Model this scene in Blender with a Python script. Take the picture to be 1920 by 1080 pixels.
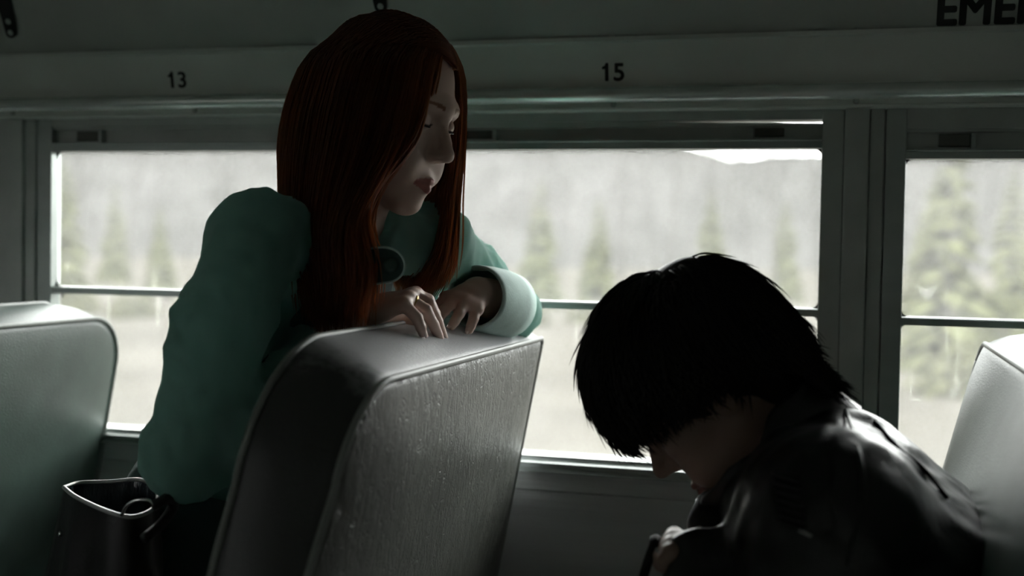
import bpy, bmesh, math, random
import numpy as np
from mathutils import Vector, Matrix

for o in list(bpy.data.objects):
    bpy.data.objects.remove(o, do_unlink=True)
SC = bpy.context.scene
COL = SC.collection
random.seed(7)
RNG = np.random.default_rng(7)

# ------------------------------------------------------------------ camera
FPX = 2300.0
YAW = math.atan(FPX / 8369.0)
PITCH = math.radians(1.8)
ROLL = 0.018
CAM = np.array([0.0, -1.86, 1.12])
_f = np.array([-math.sin(YAW) * math.cos(PITCH), math.cos(YAW) * math.cos(PITCH), -math.sin(PITCH)])
_r0 = np.array([math.cos(YAW), math.sin(YAW), 0.0])
_u0 = np.cross(_r0, _f)
_r = _r0 * math.cos(ROLL) + _u0 * math.sin(ROLL)
_u = -_r0 * math.sin(ROLL) + _u0 * math.cos(ROLL)
cd = bpy.data.cameras.new('camera')
cd.sensor_width = 36.0
cd.lens = 36.0 * FPX / 1920.0
cd.clip_start = 0.02
cd.clip_end = 600
cd.dof.use_dof = True
cd.dof.focus_distance = 1.56
cd.dof.aperture_fstop = 2.6
cam = bpy.data.objects.new('camera', cd)
COL.objects.link(cam)
M4 = Matrix.Identity(4)
for i in range(3):
    M4[i][0] = _r[i]; M4[i][1] = _u[i]; M4[i][2] = -_f[i]; M4[i][3] = CAM[i]
cam.matrix_world = M4
SC.camera = cam


def at(px, py, Y):
    """world point seen at a photograph pixel, standing at depth Y in the bus"""
    d = _f + _r * (px - 960) / FPX - _u * (py - 540) / FPX
    return CAM + d * ((Y - CAM[1]) / d[1])


# ------------------------------------------------------------------ sky and exposure
w = bpy.data.worlds.new('overcast_sky')
SC.world = w
w.use_nodes = True
bg = w.node_tree.nodes['Background']
bg.inputs[0].default_value = (0.98, 0.98, 0.97, 1)
bg.inputs[1].default_value = 13.0
SC.view_settings.view_transform = 'Standard'
SC.view_settings.look = 'None'
SC.view_settings.exposure = 0.0
SC.view_settings.gamma = 1.0
SC.view_settings.use_curve_mapping = False


# ------------------------------------------------------------------ helpers: tags and meshes
def tag(o, label=None, cat=None, group=None, kind=None):
    if label: o['label'] = label
    if cat: o['category'] = cat
    if group: o['group'] = group
    if kind: o['kind'] = kind
    return o


def empty(name, loc=(0, 0, 0)):
    o = bpy.data.objects.new(name, None)
    o.empty_display_size = 0.05
    o.location = loc
    COL.objects.link(o)
    return o


def link(name, me, mat, parent=None, smooth=False):
    if smooth:
        me.polygons.foreach_set('use_smooth', [True] * len(me.polygons))
    if mat is not None and len(me.materials) == 0:
        me.materials.append(mat)
    o = bpy.data.objects.new(name, me)
    COL.objects.link(o)
    if parent is not None:
        o.parent = parent
        o.matrix_parent_inverse = Matrix.Translation(-Vector(parent.location)) if parent.parent is None else Matrix.Identity(4)
    return o


def mesh_pd(name, v, f):
    me = bpy.data.meshes.new(name)
    me.from_pydata([tuple(map(float, p)) for p in v], [], [tuple(map(int, q)) for q in f])
    me.update()
    return me


class MB:
    """collects shapes into one mesh"""
    def __init__(s):
        s.v = []; s.f = []

    def add(s, v, f):
        n = len(s.v)
        s.v.extend([tuple(map(float, p)) for p in v])
        s.f.extend([tuple(int(i) + n for i in q) for q in f])
        return s

    def box(s, lo, hi, bev=0.0):
        bm = bmesh.new()
        bmesh.ops.create_cube(bm, size=1.0)
        for vv in bm.verts:
            for k in range(3):
                vv.co[k] = lo[k] if vv.co[k] < 0 else hi[k]
        if bev > 0:
            bmesh.ops.bevel(bm, geom=bm.edges[:], offset=bev, segments=2, affect='EDGES', profile=0.6)
        bm.verts.index_update()
        s.add([v_.co[:] for v_ in bm.verts], [[v_.index for v_ in f_.verts] for f_ in bm.faces])
        bm.free()
        return s

    def tube(s, pts, rad, n=8, cap=True, flat=None):
        P = np.array(pts, float)
        R = np.broadcast_to(np.array(rad, float), (len(P),)) if np.ndim(rad) <= 1 else rad
        T = np.gradient(P, axis=0)
        T /= np.linalg.norm(T, axis=1)[:, None] + 1e-12
        ref = np.array([0, 0, 1.0]) if abs(T[0][2]) < 0.9 else np.array([1.0, 0, 0])
        vs = []
        a = np.cross(T[0], ref); a /= np.linalg.norm(a)
        for i in range(len(P)):
            a = a - T[i] * (a @ T[i]); a /= np.linalg.norm(a) + 1e-12
            b = np.cross(T[i], a)
            for k in range(n):
                t = 2 * math.pi * k / n
                vs.append(P[i] + R[i] * (a * math.cos(t) + b * math.sin(t)))
        fs = []
        for i in range(len(P) - 1):
            for k in range(n):
                k2 = (k + 1) % n
                fs.append((i * n + k, i * n + k2, (i + 1) * n + k2, (i + 1) * n + k))
        if cap:
            fs.append(tuple(range(n))[::-1])
            fs.append(tuple((len(P) - 1) * n + k for k in range(n)))
        return s.add(vs, fs)

    def prism_x(s, prof, x0, x1):
        """closed (y,z) profile drawn out along X"""
        n = len(prof)
        vs = [(x0, p[0], p[1]) for p in prof] + [(x1, p[0], p[1]) for p in prof]
        fs = [(i, (i + 1) % n, n + (i + 1) % n, n + i) for i in range(n)]
        fs += [tuple(range(n))[::-1], tuple(range(n, 2 * n))]
        return s.add(vs, fs)

    def lathe(s, c, axis, prof, n=16):
        """profile of (along, radius) about an axis through c"""
        ax = np.array(axis, float); ax /= np.linalg.norm(ax)
        ref = np.array([0, 0, 1.0]) if abs(ax[2]) < 0.9 else np.array([1.0, 0, 0])
        a = np.cross(ax, ref); a /= np.linalg.norm(a); b = np.cross(ax, a)
        vs = []; m = len(prof)
        for (h, r) in prof:
            for k in range(n):
                t = 2 * math.pi * k / n
                vs.append(np.array(c) + ax * h + r * (a * math.cos(t) + b * math.sin(t)))
        fs = []
        for i in range(m - 1):
            for k in range(n):
                k2 = (k + 1) % n
                fs.append((i * n + k, i * n + k2, (i + 1) * n + k2, (i + 1) * n + k))
        fs.append(tuple(range(n))[::-1]); fs.append(tuple((m - 1) * n + k for k in range(n)))
        return s.add(vs, fs)

    def mesh(s, name, fix=True):
        me = mesh_pd(name, s.v, s.f)
        if fix:
            bm = bmesh.new(); bm.from_mesh(me)
            bmesh.ops.recalc_face_normals(bm, faces=bm.faces[:])
            bm.to_mesh(me); bm.free()
        return me

    def build(s, name, mat, parent=None, smooth=False, fix=True):
        return link(name, s.mesh(name, fix), mat, parent, smooth)


def auto_smooth(o, ang=35):
    """smooth only across shallow edges"""
    me = o.data
    bm = bmesh.new(); bm.from_mesh(me)
    for e in bm.edges:
        e.smooth = len(e.link_faces) == 2 and e.calc_face_angle(0) < math.radians(ang)
    for f in bm.faces: f.smooth = True
    bm.to_mesh(me); bm.free()
    return o


def catmull(pts, m):
    P = np.array(pts, float)
    n = len(P)
    Q = np.vstack([2 * P[0] - P[1], P, 2 * P[-1] - P[-2]])
    out = []
    for u in np.linspace(0, n - 1 - 1e-9, m):
        i = int(u); t = u - i
        p0, p1, p2, p3 = Q[i], Q[i + 1], Q[i + 2], Q[i + 3]
        out.append(0.5 * ((2 * p1) + (-p0 + p2) * t + (2 * p0 - 5 * p1 + 4 * p2 - p3) * t * t + (-p0 + 3 * p1 - 3 * p2 + p3) * t ** 3))
    return np.array(out)


# ------------------------------------------------------------------ helpers: blended solids (distance fields)
def smin(a, b, k):
    h = np.clip(0.5 + 0.5 * (b - a) / k, 0, 1)
    return b + (a - b) * h - k * h * (1 - h)


def d_cap(P, a, b, ra, rb):
    a = np.array(a, np.float32); b = np.array(b, np.float32)
    ab = b - a; t = np.clip(((P - a) @ ab) / (ab @ ab + 1e-12), 0, 1)
    d = np.linalg.norm(P - a - t[..., None] * ab, axis=-1)
    return d - (ra + (rb - ra) * t)


def d_ell(P, c, rad, R=None):
    q = P - np.array(c, np.float32)
    if R is not None: q = q @ np.array(R, np.float32)      # columns of R are the local axes
    rad = np.array(rad, np.float32)
    k0 = np.linalg.norm(q / rad, axis=-1)
    k1 = np.linalg.norm(q / (rad * rad), axis=-1)
    return k0 * (k0 - 1.0) / (k1 + 1e-9)


class SDF:
    def __init__(s, k=0.012):
        s.ops = []; s.k = k

    def cap(s, a, b, ra, rb=None, k=None, sub=False):
        s.ops.append((lambda P: d_cap(P, a, b, ra, ra if rb is None else rb), k or s.k, sub)); return s

    def chain(s, pts, rads, k=None):
        for i in range(len(pts) - 1):
            s.cap(pts[i], pts[i + 1], rads[i], rads[i + 1], k)
        return s

    def ell(s, c, rad, R=None, k=None, sub=False):
        s.ops.append((lambda P: d_ell(P, c, rad, R), k or s.k, sub)); return s

    def fn(s, f):
        s.ops.append((f, None, 'fn')); return s

    def __call__(s, P):
        d = None
        for (f, k, sub) in s.ops:
            if sub == 'fn':
                d = f(P, d); continue
            e = f(P)
            if d is None: d = e
            elif sub: d = -smin(-d, e, k)
            else: d = smin(d, e, k)
        return d

    def mesh(s, lo, hi, h):
        lo = np.array(lo, np.float32); hi = np.array(hi, np.float32)
        n = np.ceil((hi - lo) / h).astype(int) + 1
        # coarse pass on block centres; only blocks near the surface are sampled finely
        B = 8
        nb = -(-n // B)
        cx = [lo[i] + h * (np.arange(nb[i], dtype=np.float32) * B + (B - 1) / 2) for i in range(3)]
        D = s(np.stack(np.meshgrid(*cx, indexing='ij'), -1).astype(np.float32))
        V = np.repeat(np.repeat(np.repeat(np.where(D < 0, -1, 1).astype(np.float32), B, 0), B, 1), B, 2)
        act = np.argwhere(np.abs(D) < B * h * 1.25 + 0.022)
        off = np.stack(np.meshgrid(np.arange(B), np.arange(B), np.arange(B), indexing='ij'), -1).reshape(-1, 3)
        for i in range(0, len(act), 400):
            ix = (act[i:i + 400, None, :] * B + off[None]).reshape(-1, 3)
            V[ix[:, 0], ix[:, 1], ix[:, 2]] = s((lo + h * ix).astype(np.float32))
        V = np.ascontiguousarray(V[:n[0], :n[1], :n[2]])
        return surface_nets(V, lo, h)


def surface_nets(V, lo, h):
    S = V < 0
    nx, ny, nz = V.shape
    cs = (nx - 1, ny - 1, nz - 1)
    cnt = np.zeros(cs, np.float32); acc = np.zeros(cs + (3,), np.float32)
    for a in range(3):
        sl0 = [slice(None)] * 3; sl1 = [slice(None)] * 3
        sl0[a] = slice(0, -1); sl1[a] = slice(1, None)
        v0 = V[tuple(sl0)]; v1 = V[tuple(sl1)]
        cr = S[tuple(sl0)] != S[tuple(sl1)]
        t = np.where(cr, v0 / (v0 - v1 + 1e-20), 0).astype(np.float32)
        b, c = [k for k in range(3) if k != a]
        for db in (0, 1):
            for dc in (0, 1):
                sl = [None] * 3
                sl[a] = slice(None)
                sl[b] = slice(db, cs[b] + db); sl[c] = slice(dc, cs[c] + dc)
                m = cr[tuple(sl)]; tt = t[tuple(sl)]
                cnt += m
                acc[..., a] += np.where(m, tt, 0); acc[..., b] += db * m; acc[..., c] += dc * m
    act = cnt > 0
    idx = np.full(cs, -1, np.int64); ii = np.argwhere(act)
    idx[act] = np.arange(len(ii))
    vs = lo + h * (ii + acc[act] / cnt[act][:, None])
    fs = []
    for a in range(3):
        b, c = [(1, 2), (2, 0), (0, 1)][a]
        sl0 = [slice(1, -1)] * 3; sl1 = [slice(1, -1)] * 3
        sl0[a] = slice(0, -1); sl1[a] = slice(1, None)
        s0 = S[tuple(sl0)]; s1 = S[tuple(sl1)]
        e = np.argwhere(s0 != s1)
        if len(e) == 0: continue
        inside0 = s0[tuple(e.T)]
        g = e.copy(); g[:, b] += 1; g[:, c] += 1
        q = []
        for (ob, oc) in ((-1, -1), (0, -1), (0, 0), (-1, 0)):
            k = g.copy(); k[:, b] += ob; k[:, c] += oc
            q.append(idx[tuple(k.T)])
        q = np.stack(q, 1)
        q[~inside0] = q[~inside0][:, ::-1]
        fs.append(q)
    fs = np.vstack(fs)
    fs = fs[(fs >= 0).all(1)]
    return vs, fs


def np_mesh(name, vs, fs):
    me = bpy.data.meshes.new(name)
    me.vertices.add(len(vs)); me.vertices.foreach_set('co', np.asarray(vs, np.float32).ravel())
    k = fs.shape[1]
    me.loops.add(len(fs) * k); me.loops.foreach_set('vertex_index', fs.astype(np.int32).ravel())
    me.polygons.add(len(fs)); me.polygons.foreach_set('loop_start', np.arange(0, len(fs) * k, k, dtype=np.int32))
    me.update(calc_edges=True); me.validate()
    return me


def join_np(parts):
    vs = []; fs = []; n = 0
    for v, f in parts:
        vs.append(v); fs.append(f + n); n += len(v)
    return np.vstack(vs), np.vstack(fs)


# ------------------------------------------------------------------ materials
def mat(name, col, rough=0.6, metal=0.0, bump=0.0, scale=60.0, stretch=(1, 1, 1), var=0.0, detail=4.0, spec=0.5, attr=None, vscale=None, bdist=0.002, sheen=0.0):
    m = bpy.data.materials.new(name); m.use_nodes = True
    nt = m.node_tree; N = nt.nodes; L = nt.links
    p = N['Principled BSDF']
    p.inputs['Base Color'].default_value = (*col, 1)
    p.inputs['Roughness'].default_value = rough
    p.inputs['Metallic'].default_value = metal
    p.inputs['Specular IOR Level'].default_value = spec
    if sheen: p.inputs['Sheen Weight'].default_value = sheen
    tc = N.new('ShaderNodeTexCoord'); mp = N.new('ShaderNodeMapping')
    mp.inputs['Scale'].default_value = stretch
    L.new(tc.outputs['Object'], mp.inputs[0])
    csrc = None
    if attr:
        at_ = N.new('ShaderNodeAttribute'); at_.attribute_name = attr
        csrc = at_.outputs['Color']
    if var > 0:
        n1 = N.new('ShaderNodeTexNoise'); n1.inputs['Scale'].default_value = vscale or scale * 0.2
        n1.inputs['Detail'].default_value = 5
        L.new(mp.outputs[0], n1.inputs['Vector'])
        mr = N.new('ShaderNodeMapRange'); mr.inputs['From Min'].default_value = 0.3; mr.inputs['From Max'].default_value = 0.7
        mr.inputs['To Min'].default_value = 1 - var; mr.inputs['To Max'].default_value = 1 + var
        L.new(n1.outputs['Fac'], mr.inputs['Value'])
        mx = N.new('ShaderNodeMix'); mx.data_type = 'RGBA'; mx.blend_type = 'MULTIPLY'; mx.inputs[0].default_value = 1
        if csrc: L.new(csrc, mx.inputs[6])
        else: mx.inputs[6].default_value = (*col, 1)
        L.new(mr.outputs[0], mx.inputs[7]); csrc = mx.outputs[2]
    if csrc: L.new(csrc, p.inputs['Base Color'])
    if bump > 0:
        n2 = N.new('ShaderNodeTexNoise'); n2.inputs['Scale'].default_value = scale; n2.inputs['Detail'].default_value = detail
        L.new(mp.outputs[0], n2.inputs['Vector'])
        bp = N.new('ShaderNodeBump'); bp.inputs['Strength'].default_value = bump; bp.inputs['Distance'].default_value = bdist
        L.new(n2.outputs['Fac'], bp.inputs['Height']); L.new(bp.outputs[0], p.inputs['Normal'])
    return m


def vinyl(name, col, wr=0.5):
    """seat vinyl: pebbled grain with creases"""
    m = mat(name, col, rough=0.42, var=0.18, scale=45, vscale=14)
    nt = m.node_tree; N = nt.nodes; L = nt.links; p = N['Principled BSDF']
    tc = N.new('ShaderNodeTexCoord')
    vo = N.new('ShaderNodeTexVoronoi'); vo.inputs['Scale'].default_value = 420
    L.new(tc.outputs['Object'], vo.inputs['Vector'])
    b1 = N.new('ShaderNodeBump'); b1.inputs['Strength'].default_value = 0.35; b1.inputs['Distance'].default_value = 0.0007
    L.new(vo.outputs['Distance'], b1.inputs['Height'])
    mp = N.new('ShaderNodeMapping'); mp.inputs['Scale'].default_value = (1, 2.2, 0.7)
    L.new(tc.outputs['Object'], mp.inputs[0])
    n = N.new('ShaderNodeTexNoise'); n.inputs['Scale'].default_value = 34; n.inputs['Detail'].default_value = 7; n.inputs['Distortion'].default_value = 1.2
    L.new(mp.outputs[0], n.inputs['Vector'])
    ab = N.new('ShaderNodeMath'); ab.operation = 'SUBTRACT'; ab.inputs[1].default_value = 0.5
    L.new(n.outputs['Fac'], ab.inputs[0])
    a2 = N.new('ShaderNodeMath'); a2.operation = 'ABSOLUTE'; L.new(ab.outputs[0], a2.inputs[0])
    a3 = N.new('ShaderNodeMath'); a3.operation = 'MINIMUM'; a3.inputs[1].default_value = 0.06; L.new(a2.outputs[0], a3.inputs[0])
    b2 = N.new('ShaderNodeBump'); b2.inputs['Strength'].default_value = wr; b2.inputs['Distance'].default_value = 0.03
    L.new(a3.outputs[0], b2.inputs['Height']); L.new(b1.outputs[0], b2.inputs['Normal'])
    L.new(b2.outputs[0], p.inputs['Normal'])
    return m


def lit_top_border():
    """border vinyl: window light painted pale on top, shaded end dark, ragged scuffs between"""
    m = vinyl('lit_top_border_vinyl', (0.045, 0.048, 0.046), 0.14)
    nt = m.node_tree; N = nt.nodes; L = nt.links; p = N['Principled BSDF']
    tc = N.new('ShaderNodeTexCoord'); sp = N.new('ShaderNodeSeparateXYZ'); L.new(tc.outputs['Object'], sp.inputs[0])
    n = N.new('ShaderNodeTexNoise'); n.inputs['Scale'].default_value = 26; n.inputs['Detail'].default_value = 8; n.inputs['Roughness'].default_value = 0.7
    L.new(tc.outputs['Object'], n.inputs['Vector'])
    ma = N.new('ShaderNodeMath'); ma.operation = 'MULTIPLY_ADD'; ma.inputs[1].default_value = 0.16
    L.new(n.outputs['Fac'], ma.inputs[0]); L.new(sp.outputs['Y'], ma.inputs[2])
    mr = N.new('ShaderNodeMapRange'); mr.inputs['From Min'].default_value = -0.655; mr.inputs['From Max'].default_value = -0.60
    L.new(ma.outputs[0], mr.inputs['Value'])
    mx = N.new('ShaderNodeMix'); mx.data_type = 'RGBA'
    mx.inputs[6].default_value = (0.045, 0.048, 0.046, 1); mx.inputs[7].default_value = (0.44, 0.445, 0.46, 1)  # light and shade in the colour: pale window-lit top, dark aisle side
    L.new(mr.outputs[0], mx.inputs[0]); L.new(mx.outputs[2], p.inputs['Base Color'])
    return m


def glass_mat():
    """bus glass: clear, with a film of road dust and a few dried runs"""
    m = bpy.data.materials.new('dusty_glass'); m.use_nodes = True
    nt = m.node_tree; N = nt.nodes; L = nt.links
    N.remove(N['Principled BSDF']); out = N['Material Output']
    tr = N.new('ShaderNodeBsdfTransparent'); tr.inputs[0].default_value = (0.97, 0.985, 0.975, 1)
    tl = N.new('ShaderNodeBsdfTranslucent'); tl.inputs[0].default_value = (0.90, 0.90, 0.88, 1)
    gl = N.new('ShaderNodeBsdfGlossy'); gl.inputs['Roughness'].default_value = 0.03
    tc = N.new('ShaderNodeTexCoord')
    n = N.new('ShaderNodeTexNoise'); n.inputs['Scale'].default_value = 7; n.inputs['Detail'].default_value = 6
    L.new(tc.outputs['Object'], n.inputs['Vector'])
    mp = N.new('ShaderNodeMapping'); mp.inputs['Scale'].default_value = (26, 1, 2.2)
    L.new(tc.outputs['Object'], mp.inputs[0])
    n2 = N.new('ShaderNodeTexNoise'); n2.inputs['Scale'].default_value = 1.6; n2.inputs['Detail'].default_value = 3
    L.new(mp.outputs[0], n2.inputs['Vector'])
    r1 = N.new('ShaderNodeMapRange'); r1.inputs['From Min'].default_value = 0.35; r1.inputs['From Max'].default_value = 0.75
    r1.inputs['To Min'].default_value = 0.032; r1.inputs['To Max'].default_value = 0.055
    L.new(n.outputs['Fac'], r1.inputs['Value'])
    r2 = N.new('ShaderNodeMapRange'); r2.inputs['From Min'].default_value = 0.66; r2.inputs['From Max'].default_value = 0.82
    r2.inputs['To Min'].default_value = 0.0; r2.inputs['To Max'].default_value = 0.06
    L.new(n2.outputs['Fac'], r2.inputs['Value'])
    ad = N.new('ShaderNodeMath'); ad.operation = 'ADD'; L.new(r1.outputs[0], ad.inputs[0]); L.new(r2.outputs[0], ad.inputs[1])
    m1 = N.new('ShaderNodeMixShader'); L.new(ad.outputs[0], m1.inputs[0]); L.new(tr.outputs[0], m1.inputs[1]); L.new(tl.outputs[0], m1.inputs[2])
    fr = N.new('ShaderNodeFresnel'); fr.inputs['IOR'].default_value = 1.3
    m2 = N.new('ShaderNodeMixShader'); L.new(fr.outputs[0], m2.inputs[0]); L.new(m1.outputs[0], m2.inputs[1]); L.new(gl.outputs[0], m2.inputs[2])
    L.new(m2.outputs[0], out.inputs['Surface'])
    return m



def smear_mat():
    m = bpy.data.materials.new('dried_film'); m.use_nodes = True
    N = m.node_tree.nodes; L = m.node_tree.links; N.remove(N['Principled BSDF'])
    tr = N.new('ShaderNodeBsdfTransparent'); tl = N.new('ShaderNodeBsdfTranslucent'); tl.inputs[0].default_value = (0.9, 0.9, 0.87, 1)
    mx = N.new('ShaderNodeMixShader'); mx.inputs[0].default_value = 0.045
    L.new(tr.outputs[0], mx.inputs[1]); L.new(tl.outputs[0], mx.inputs[2]); L.new(mx.outputs[0], N['Material Output'].inputs['Surface'])
    return m


MT = dict(
    smear=smear_mat(),
    panel=mat('painted_panel', (0.68, 0.71, 0.67), 0.36, bump=0.05, scale=30, var=0.08),
    alu=mat('dull_aluminium', (0.42, 0.46, 0.44), 0.38, 0.35, bump=0.08, scale=90, stretch=(0.1, 1, 1), var=0.12),
    alu_dark=mat('dark_aluminium', (0.46, 0.49, 0.465), 0.45, 0.25, var=0.1),
    ceiling=mat('painted_ceiling', (0.40, 0.42, 0.39), 0.45, bump=0.05, scale=30, var=0.08),
    rail=mat('satin_rail', (0.74, 0.80, 0.77), 0.22, 0.65, var=0.08),
    latch=mat('grey_latch', (0.10, 0.105, 0.09), 0.5),
    rubber=mat('black_rubber', (0.012, 0.013, 0.013), 0.7),
    ribbed=mat('ribbed_wall_panel', (0.56, 0.58, 0.57), 0.5, 0.0, bump=0.5, scale=60, stretch=(0.06, 1, 1.4), var=0.12),
    vinyl=vinyl('green_grey_vinyl', (0.078, 0.084, 0.071), 0.45),
    vinyl_smooth=vinyl('smooth_green_vinyl', (0.060, 0.092, 0.077), 0.05),
    vinyl_edge=lit_top_border(),
    piping=mat('pale_piping', (0.26, 0.28, 0.26), 0.45),
    pale_rim=mat('pale_rim', (0.55, 0.56, 0.55), 0.3),
    steel=mat('black_steel', (0.02, 0.02, 0.02), 0.4, 0.6),
    chrome=mat('bright_metal', (0.6, 0.6, 0.6), 0.22, 1.0),
    floor=mat('ribbed_rubber_floor', (0.02, 0.02, 0.021), 0.8, bump=0.3, scale=40, var=0.2),
    dark=mat('painted_bulkhead', (0.22, 0.24, 0.22), 0.6),
    ink=mat('black_lettering', (0.006, 0.006, 0.006), 0.6),
    glass=glass_mat(),
    cardigan=mat('mint_wool', (0.145, 0.275, 0.245), 0.85, bump=0.35, scale=420, var=0.10, vscale=9, sheen=0.15, bdist=0.001),
    cuff=mat('pale_mint_cuff', (0.44, 0.58, 0.54), 0.85, bump=0.25, scale=300, var=0.06),
    dress=mat('dark_green_dress', (0.045, 0.075, 0.066), 0.8, bump=0.2, scale=250),
    skirt=mat('grey_green_skirt', (0.05, 0.085, 0.078), 0.8, bump=0.2, scale=250),
    skin=mat('fair_skin', (0.60, 0.42, 0.34), 0.5, attr='tint', bump=0.05, scale=300),
    auburn=mat('auburn_hair', (0.30, 0.075, 0.03), 0.42, attr='tint', spec=0.4),
    black_hair=mat('black_hair', (0.010, 0.009, 0.008), 0.45, spec=0.35),
    leather=mat('black_leather', (0.012, 0.013, 0.014), 0.36, bump=0.5, scale=55, var=0.2, bdist=0.003),
    knit=mat('dark_knit', (0.012, 0.012, 0.013), 0.9, bump=0.3, scale=200),
    denim=mat('dark_trousers', (0.02, 0.022, 0.026), 0.85),
    bagl=mat('black_handbag_leather', (0.014, 0.012, 0.013), 0.45, bump=0.25, scale=160),
    lining=mat('satin_lining', (0.03, 0.036, 0.045), 0.25, bump=0.6, scale=30, stretch=(2, 2, 0.6), bdist=0.01),
    canvas=mat('dark_canvas', (0.014, 0.015, 0.015), 0.8, bump=0.3, scale=200),
    grey_plastic=mat('grey_webbing', (0.22, 0.23, 0.23), 0.4),
    gold=mat('dull_gold', (0.55, 0.38, 0.13), 0.3, 1.0),
    nail=mat('nail', (0.7, 0.55, 0.5), 0.2),
    gravel=mat('dry_verge', (0.0485, 0.0458, 0.0402), 0.95, spec=0.0, bump=0.3, scale=3, var=0.22, vscale=0.35),
    bark=mat('grey_bark', (0.057, 0.0555, 0.053), 0.9, spec=0.0, var=0.15, scale=5),
    needles=mat('conifer_needles', (0.050, 0.0535, 0.028), 0.9, spec=0.0, var=0.3, scale=8),
    scrub=mat('olive_scrub', (0.049, 0.0505, 0.029), 0.9, spec=0.0, var=0.3, scale=8),
    hill=mat('hazy_wooded_hill', (0.0365, 0.0362, 0.0352), 0.95, spec=0.0, bump=0.0, scale=0.6, var=0.25, vscale=0.25),
)

# hair passes some light from strand to strand
nt = MT['auburn'].node_tree
tl_ = nt.nodes.new('ShaderNodeBsdfTranslucent'); mx_ = nt.nodes.new('ShaderNodeMixShader'); mx_.inputs[0].default_value = 0.42
tl_.inputs['Color'].default_value = (0.80, 0.42, 0.22, 1)
nt.links.new(nt.nodes['Principled BSDF'].outputs[0], mx_.inputs[1]); nt.links.new(tl_.outputs[0], mx_.inputs[2])
nt.links.new(mx_.outputs[0], nt.nodes['Material Output'].inputs['Surface'])

# thin wool passes a little daylight too
nt = MT['cardigan'].node_tree
tl_ = nt.nodes.new('ShaderNodeBsdfTranslucent'); mx_ = nt.nodes.new('ShaderNodeMixShader'); mx_.inputs[0].default_value = 0.50
tl_.inputs['Color'].default_value = (0.60, 0.88, 0.81, 1)
nt.links.new(nt.nodes['Principled BSDF'].outputs[0], mx_.inputs[1]); nt.links.new(tl_.outputs[0], mx_.inputs[2])
nt.links.new(mx_.outputs[0], nt.nodes['Material Output'].inputs['Surface'])

# ------------------------------------------------------------------ bus shell
PITCHX = 0.714
POST = [0.005 + PITCHX * k for k in range(-4, 4)]        # wall posts; the window bays lie between them
X0, X1 = POST[0], POST[-1]

tag(MB().box((X0, -2.3, -0.06), (X1, 0.06, 0.0)).build('floor', MT['floor']), kind='structure', label='dark rubber floor of the bus')
wr = MB()
prof = [(0.0, 0.0), (0.0, 0.742), (-0.002, 0.744), (-0.002, 0.775), (0.05, 0.775), (0.05, 0.0)]
wr.prism_x(prof, X0, X1)
wall = tag(wr.build('wall_right', MT['ribbed']), kind='structure', label='dark grey ribbed bus wall below the windows')
WX0, WX1, WZ0, WZ1 = -2.40, -2.06, 0.90, 1.27  # small opening added behind the camera, sized to fill the interior with light
wl = MB().box((X0, -2.36, 0.0), (X1, -2.3, WZ0)).box((X0, -2.36, WZ1), (X1, -2.3, 1.75)).box((X0, -2.36, WZ0), (WX0, -2.3, WZ1)).box((WX1, -2.36, WZ0), (X1, -2.3, WZ1))
tag(wl.build('wall_left', MT['dark']), kind='structure', label='bus wall across the aisle')
wo = tag(empty('window_8', ((WX0 + WX1) / 2, -2.33, WZ0)), kind='structure', label='small fill-light window added in the unseen wall across the aisle')
for lo, hi in (((WX0, -2.35, WZ0), (WX1, -2.31, WZ0 + 0.02)), ((WX0, -2.35, WZ1 - 0.02), (WX1, -2.31, WZ1)), ((WX0, -2.35, WZ0 + 0.02), (WX0 + 0.02, -2.31, WZ1 - 0.02)), ((WX1 - 0.02, -2.35, WZ0 + 0.02), (WX1, -2.31, WZ1 - 0.02))):
    MB().box(lo, hi, 0.002).build('window_frame', MT['alu_dark'], wo)  # frame and pane of the added fill-light window
MB().box((WX0 + 0.02, -2.335, WZ0 + 0.02), (WX1 - 0.02, -2.331, WZ1 - 0.02)).build('pane', MT['glass'], wo)
tag(MB().box((X0 - 0.05, -2.36, 0.0), (X0, 0.06, 1.95)).build('wall_front', MT['dark']), kind='structure', label='dark front bulkhead of the bus')
tag(MB().box((X1, -2.36, 0.0), (X1 + 0.05, 0.06, 1.95)).build('wall_rear', MT['dark']), kind='structure', label='dark rear bulkhead of the bus')

# ceiling: a curved sheet with thickness, from the seam above the number panel over to the far wall
cp = [(-0.030, 1.438), (-0.052, 1.475), (-0.085, 1.525), (-0.14, 1.59), (-0.24, 1.67), (-0.4, 1.755), (-0.7, 1.84), (-1.15, 1.875), (-1.6, 1.84), (-2.0, 1.76), (-2.3, 1.62)]
cc = catmull(cp, 44)
outer = []
for i, p in enumerate(cc):
    t = cc[min(i + 1, 43)] - cc[max(i - 1, 0)]; nrm = np.array([t[1], -t[0]]); nrm /= np.linalg.norm(nrm)
    if nrm[1] < 0: nrm = -nrm
    outer.append(p + nrm * 0.04)
ceil_o = MB().prism_x([tuple(p) for p in cc] + [tuple(p) for p in outer[::-1]], X0, X1).build('ceiling', MT['ceiling'])
auto_smooth(ceil_o, 30)
tag(ceil_o, kind='structure', label='dark curved ceiling panel of the bus')


def on_ceiling(s):
    """point and frame on the ceiling, s metres up from its lower seam"""
    acc = 0
    for i in range(43):
        seg = np.linalg.norm(cc[i + 1] - cc[i])
        if acc + seg >= s:
            t = (s - acc) / seg; p = cc[i] + (cc[i + 1] - cc[i]) * t
            d = (cc[i + 1] - cc[i]) / seg
            return p, d
        acc += seg
    return cc[-1], d


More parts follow.
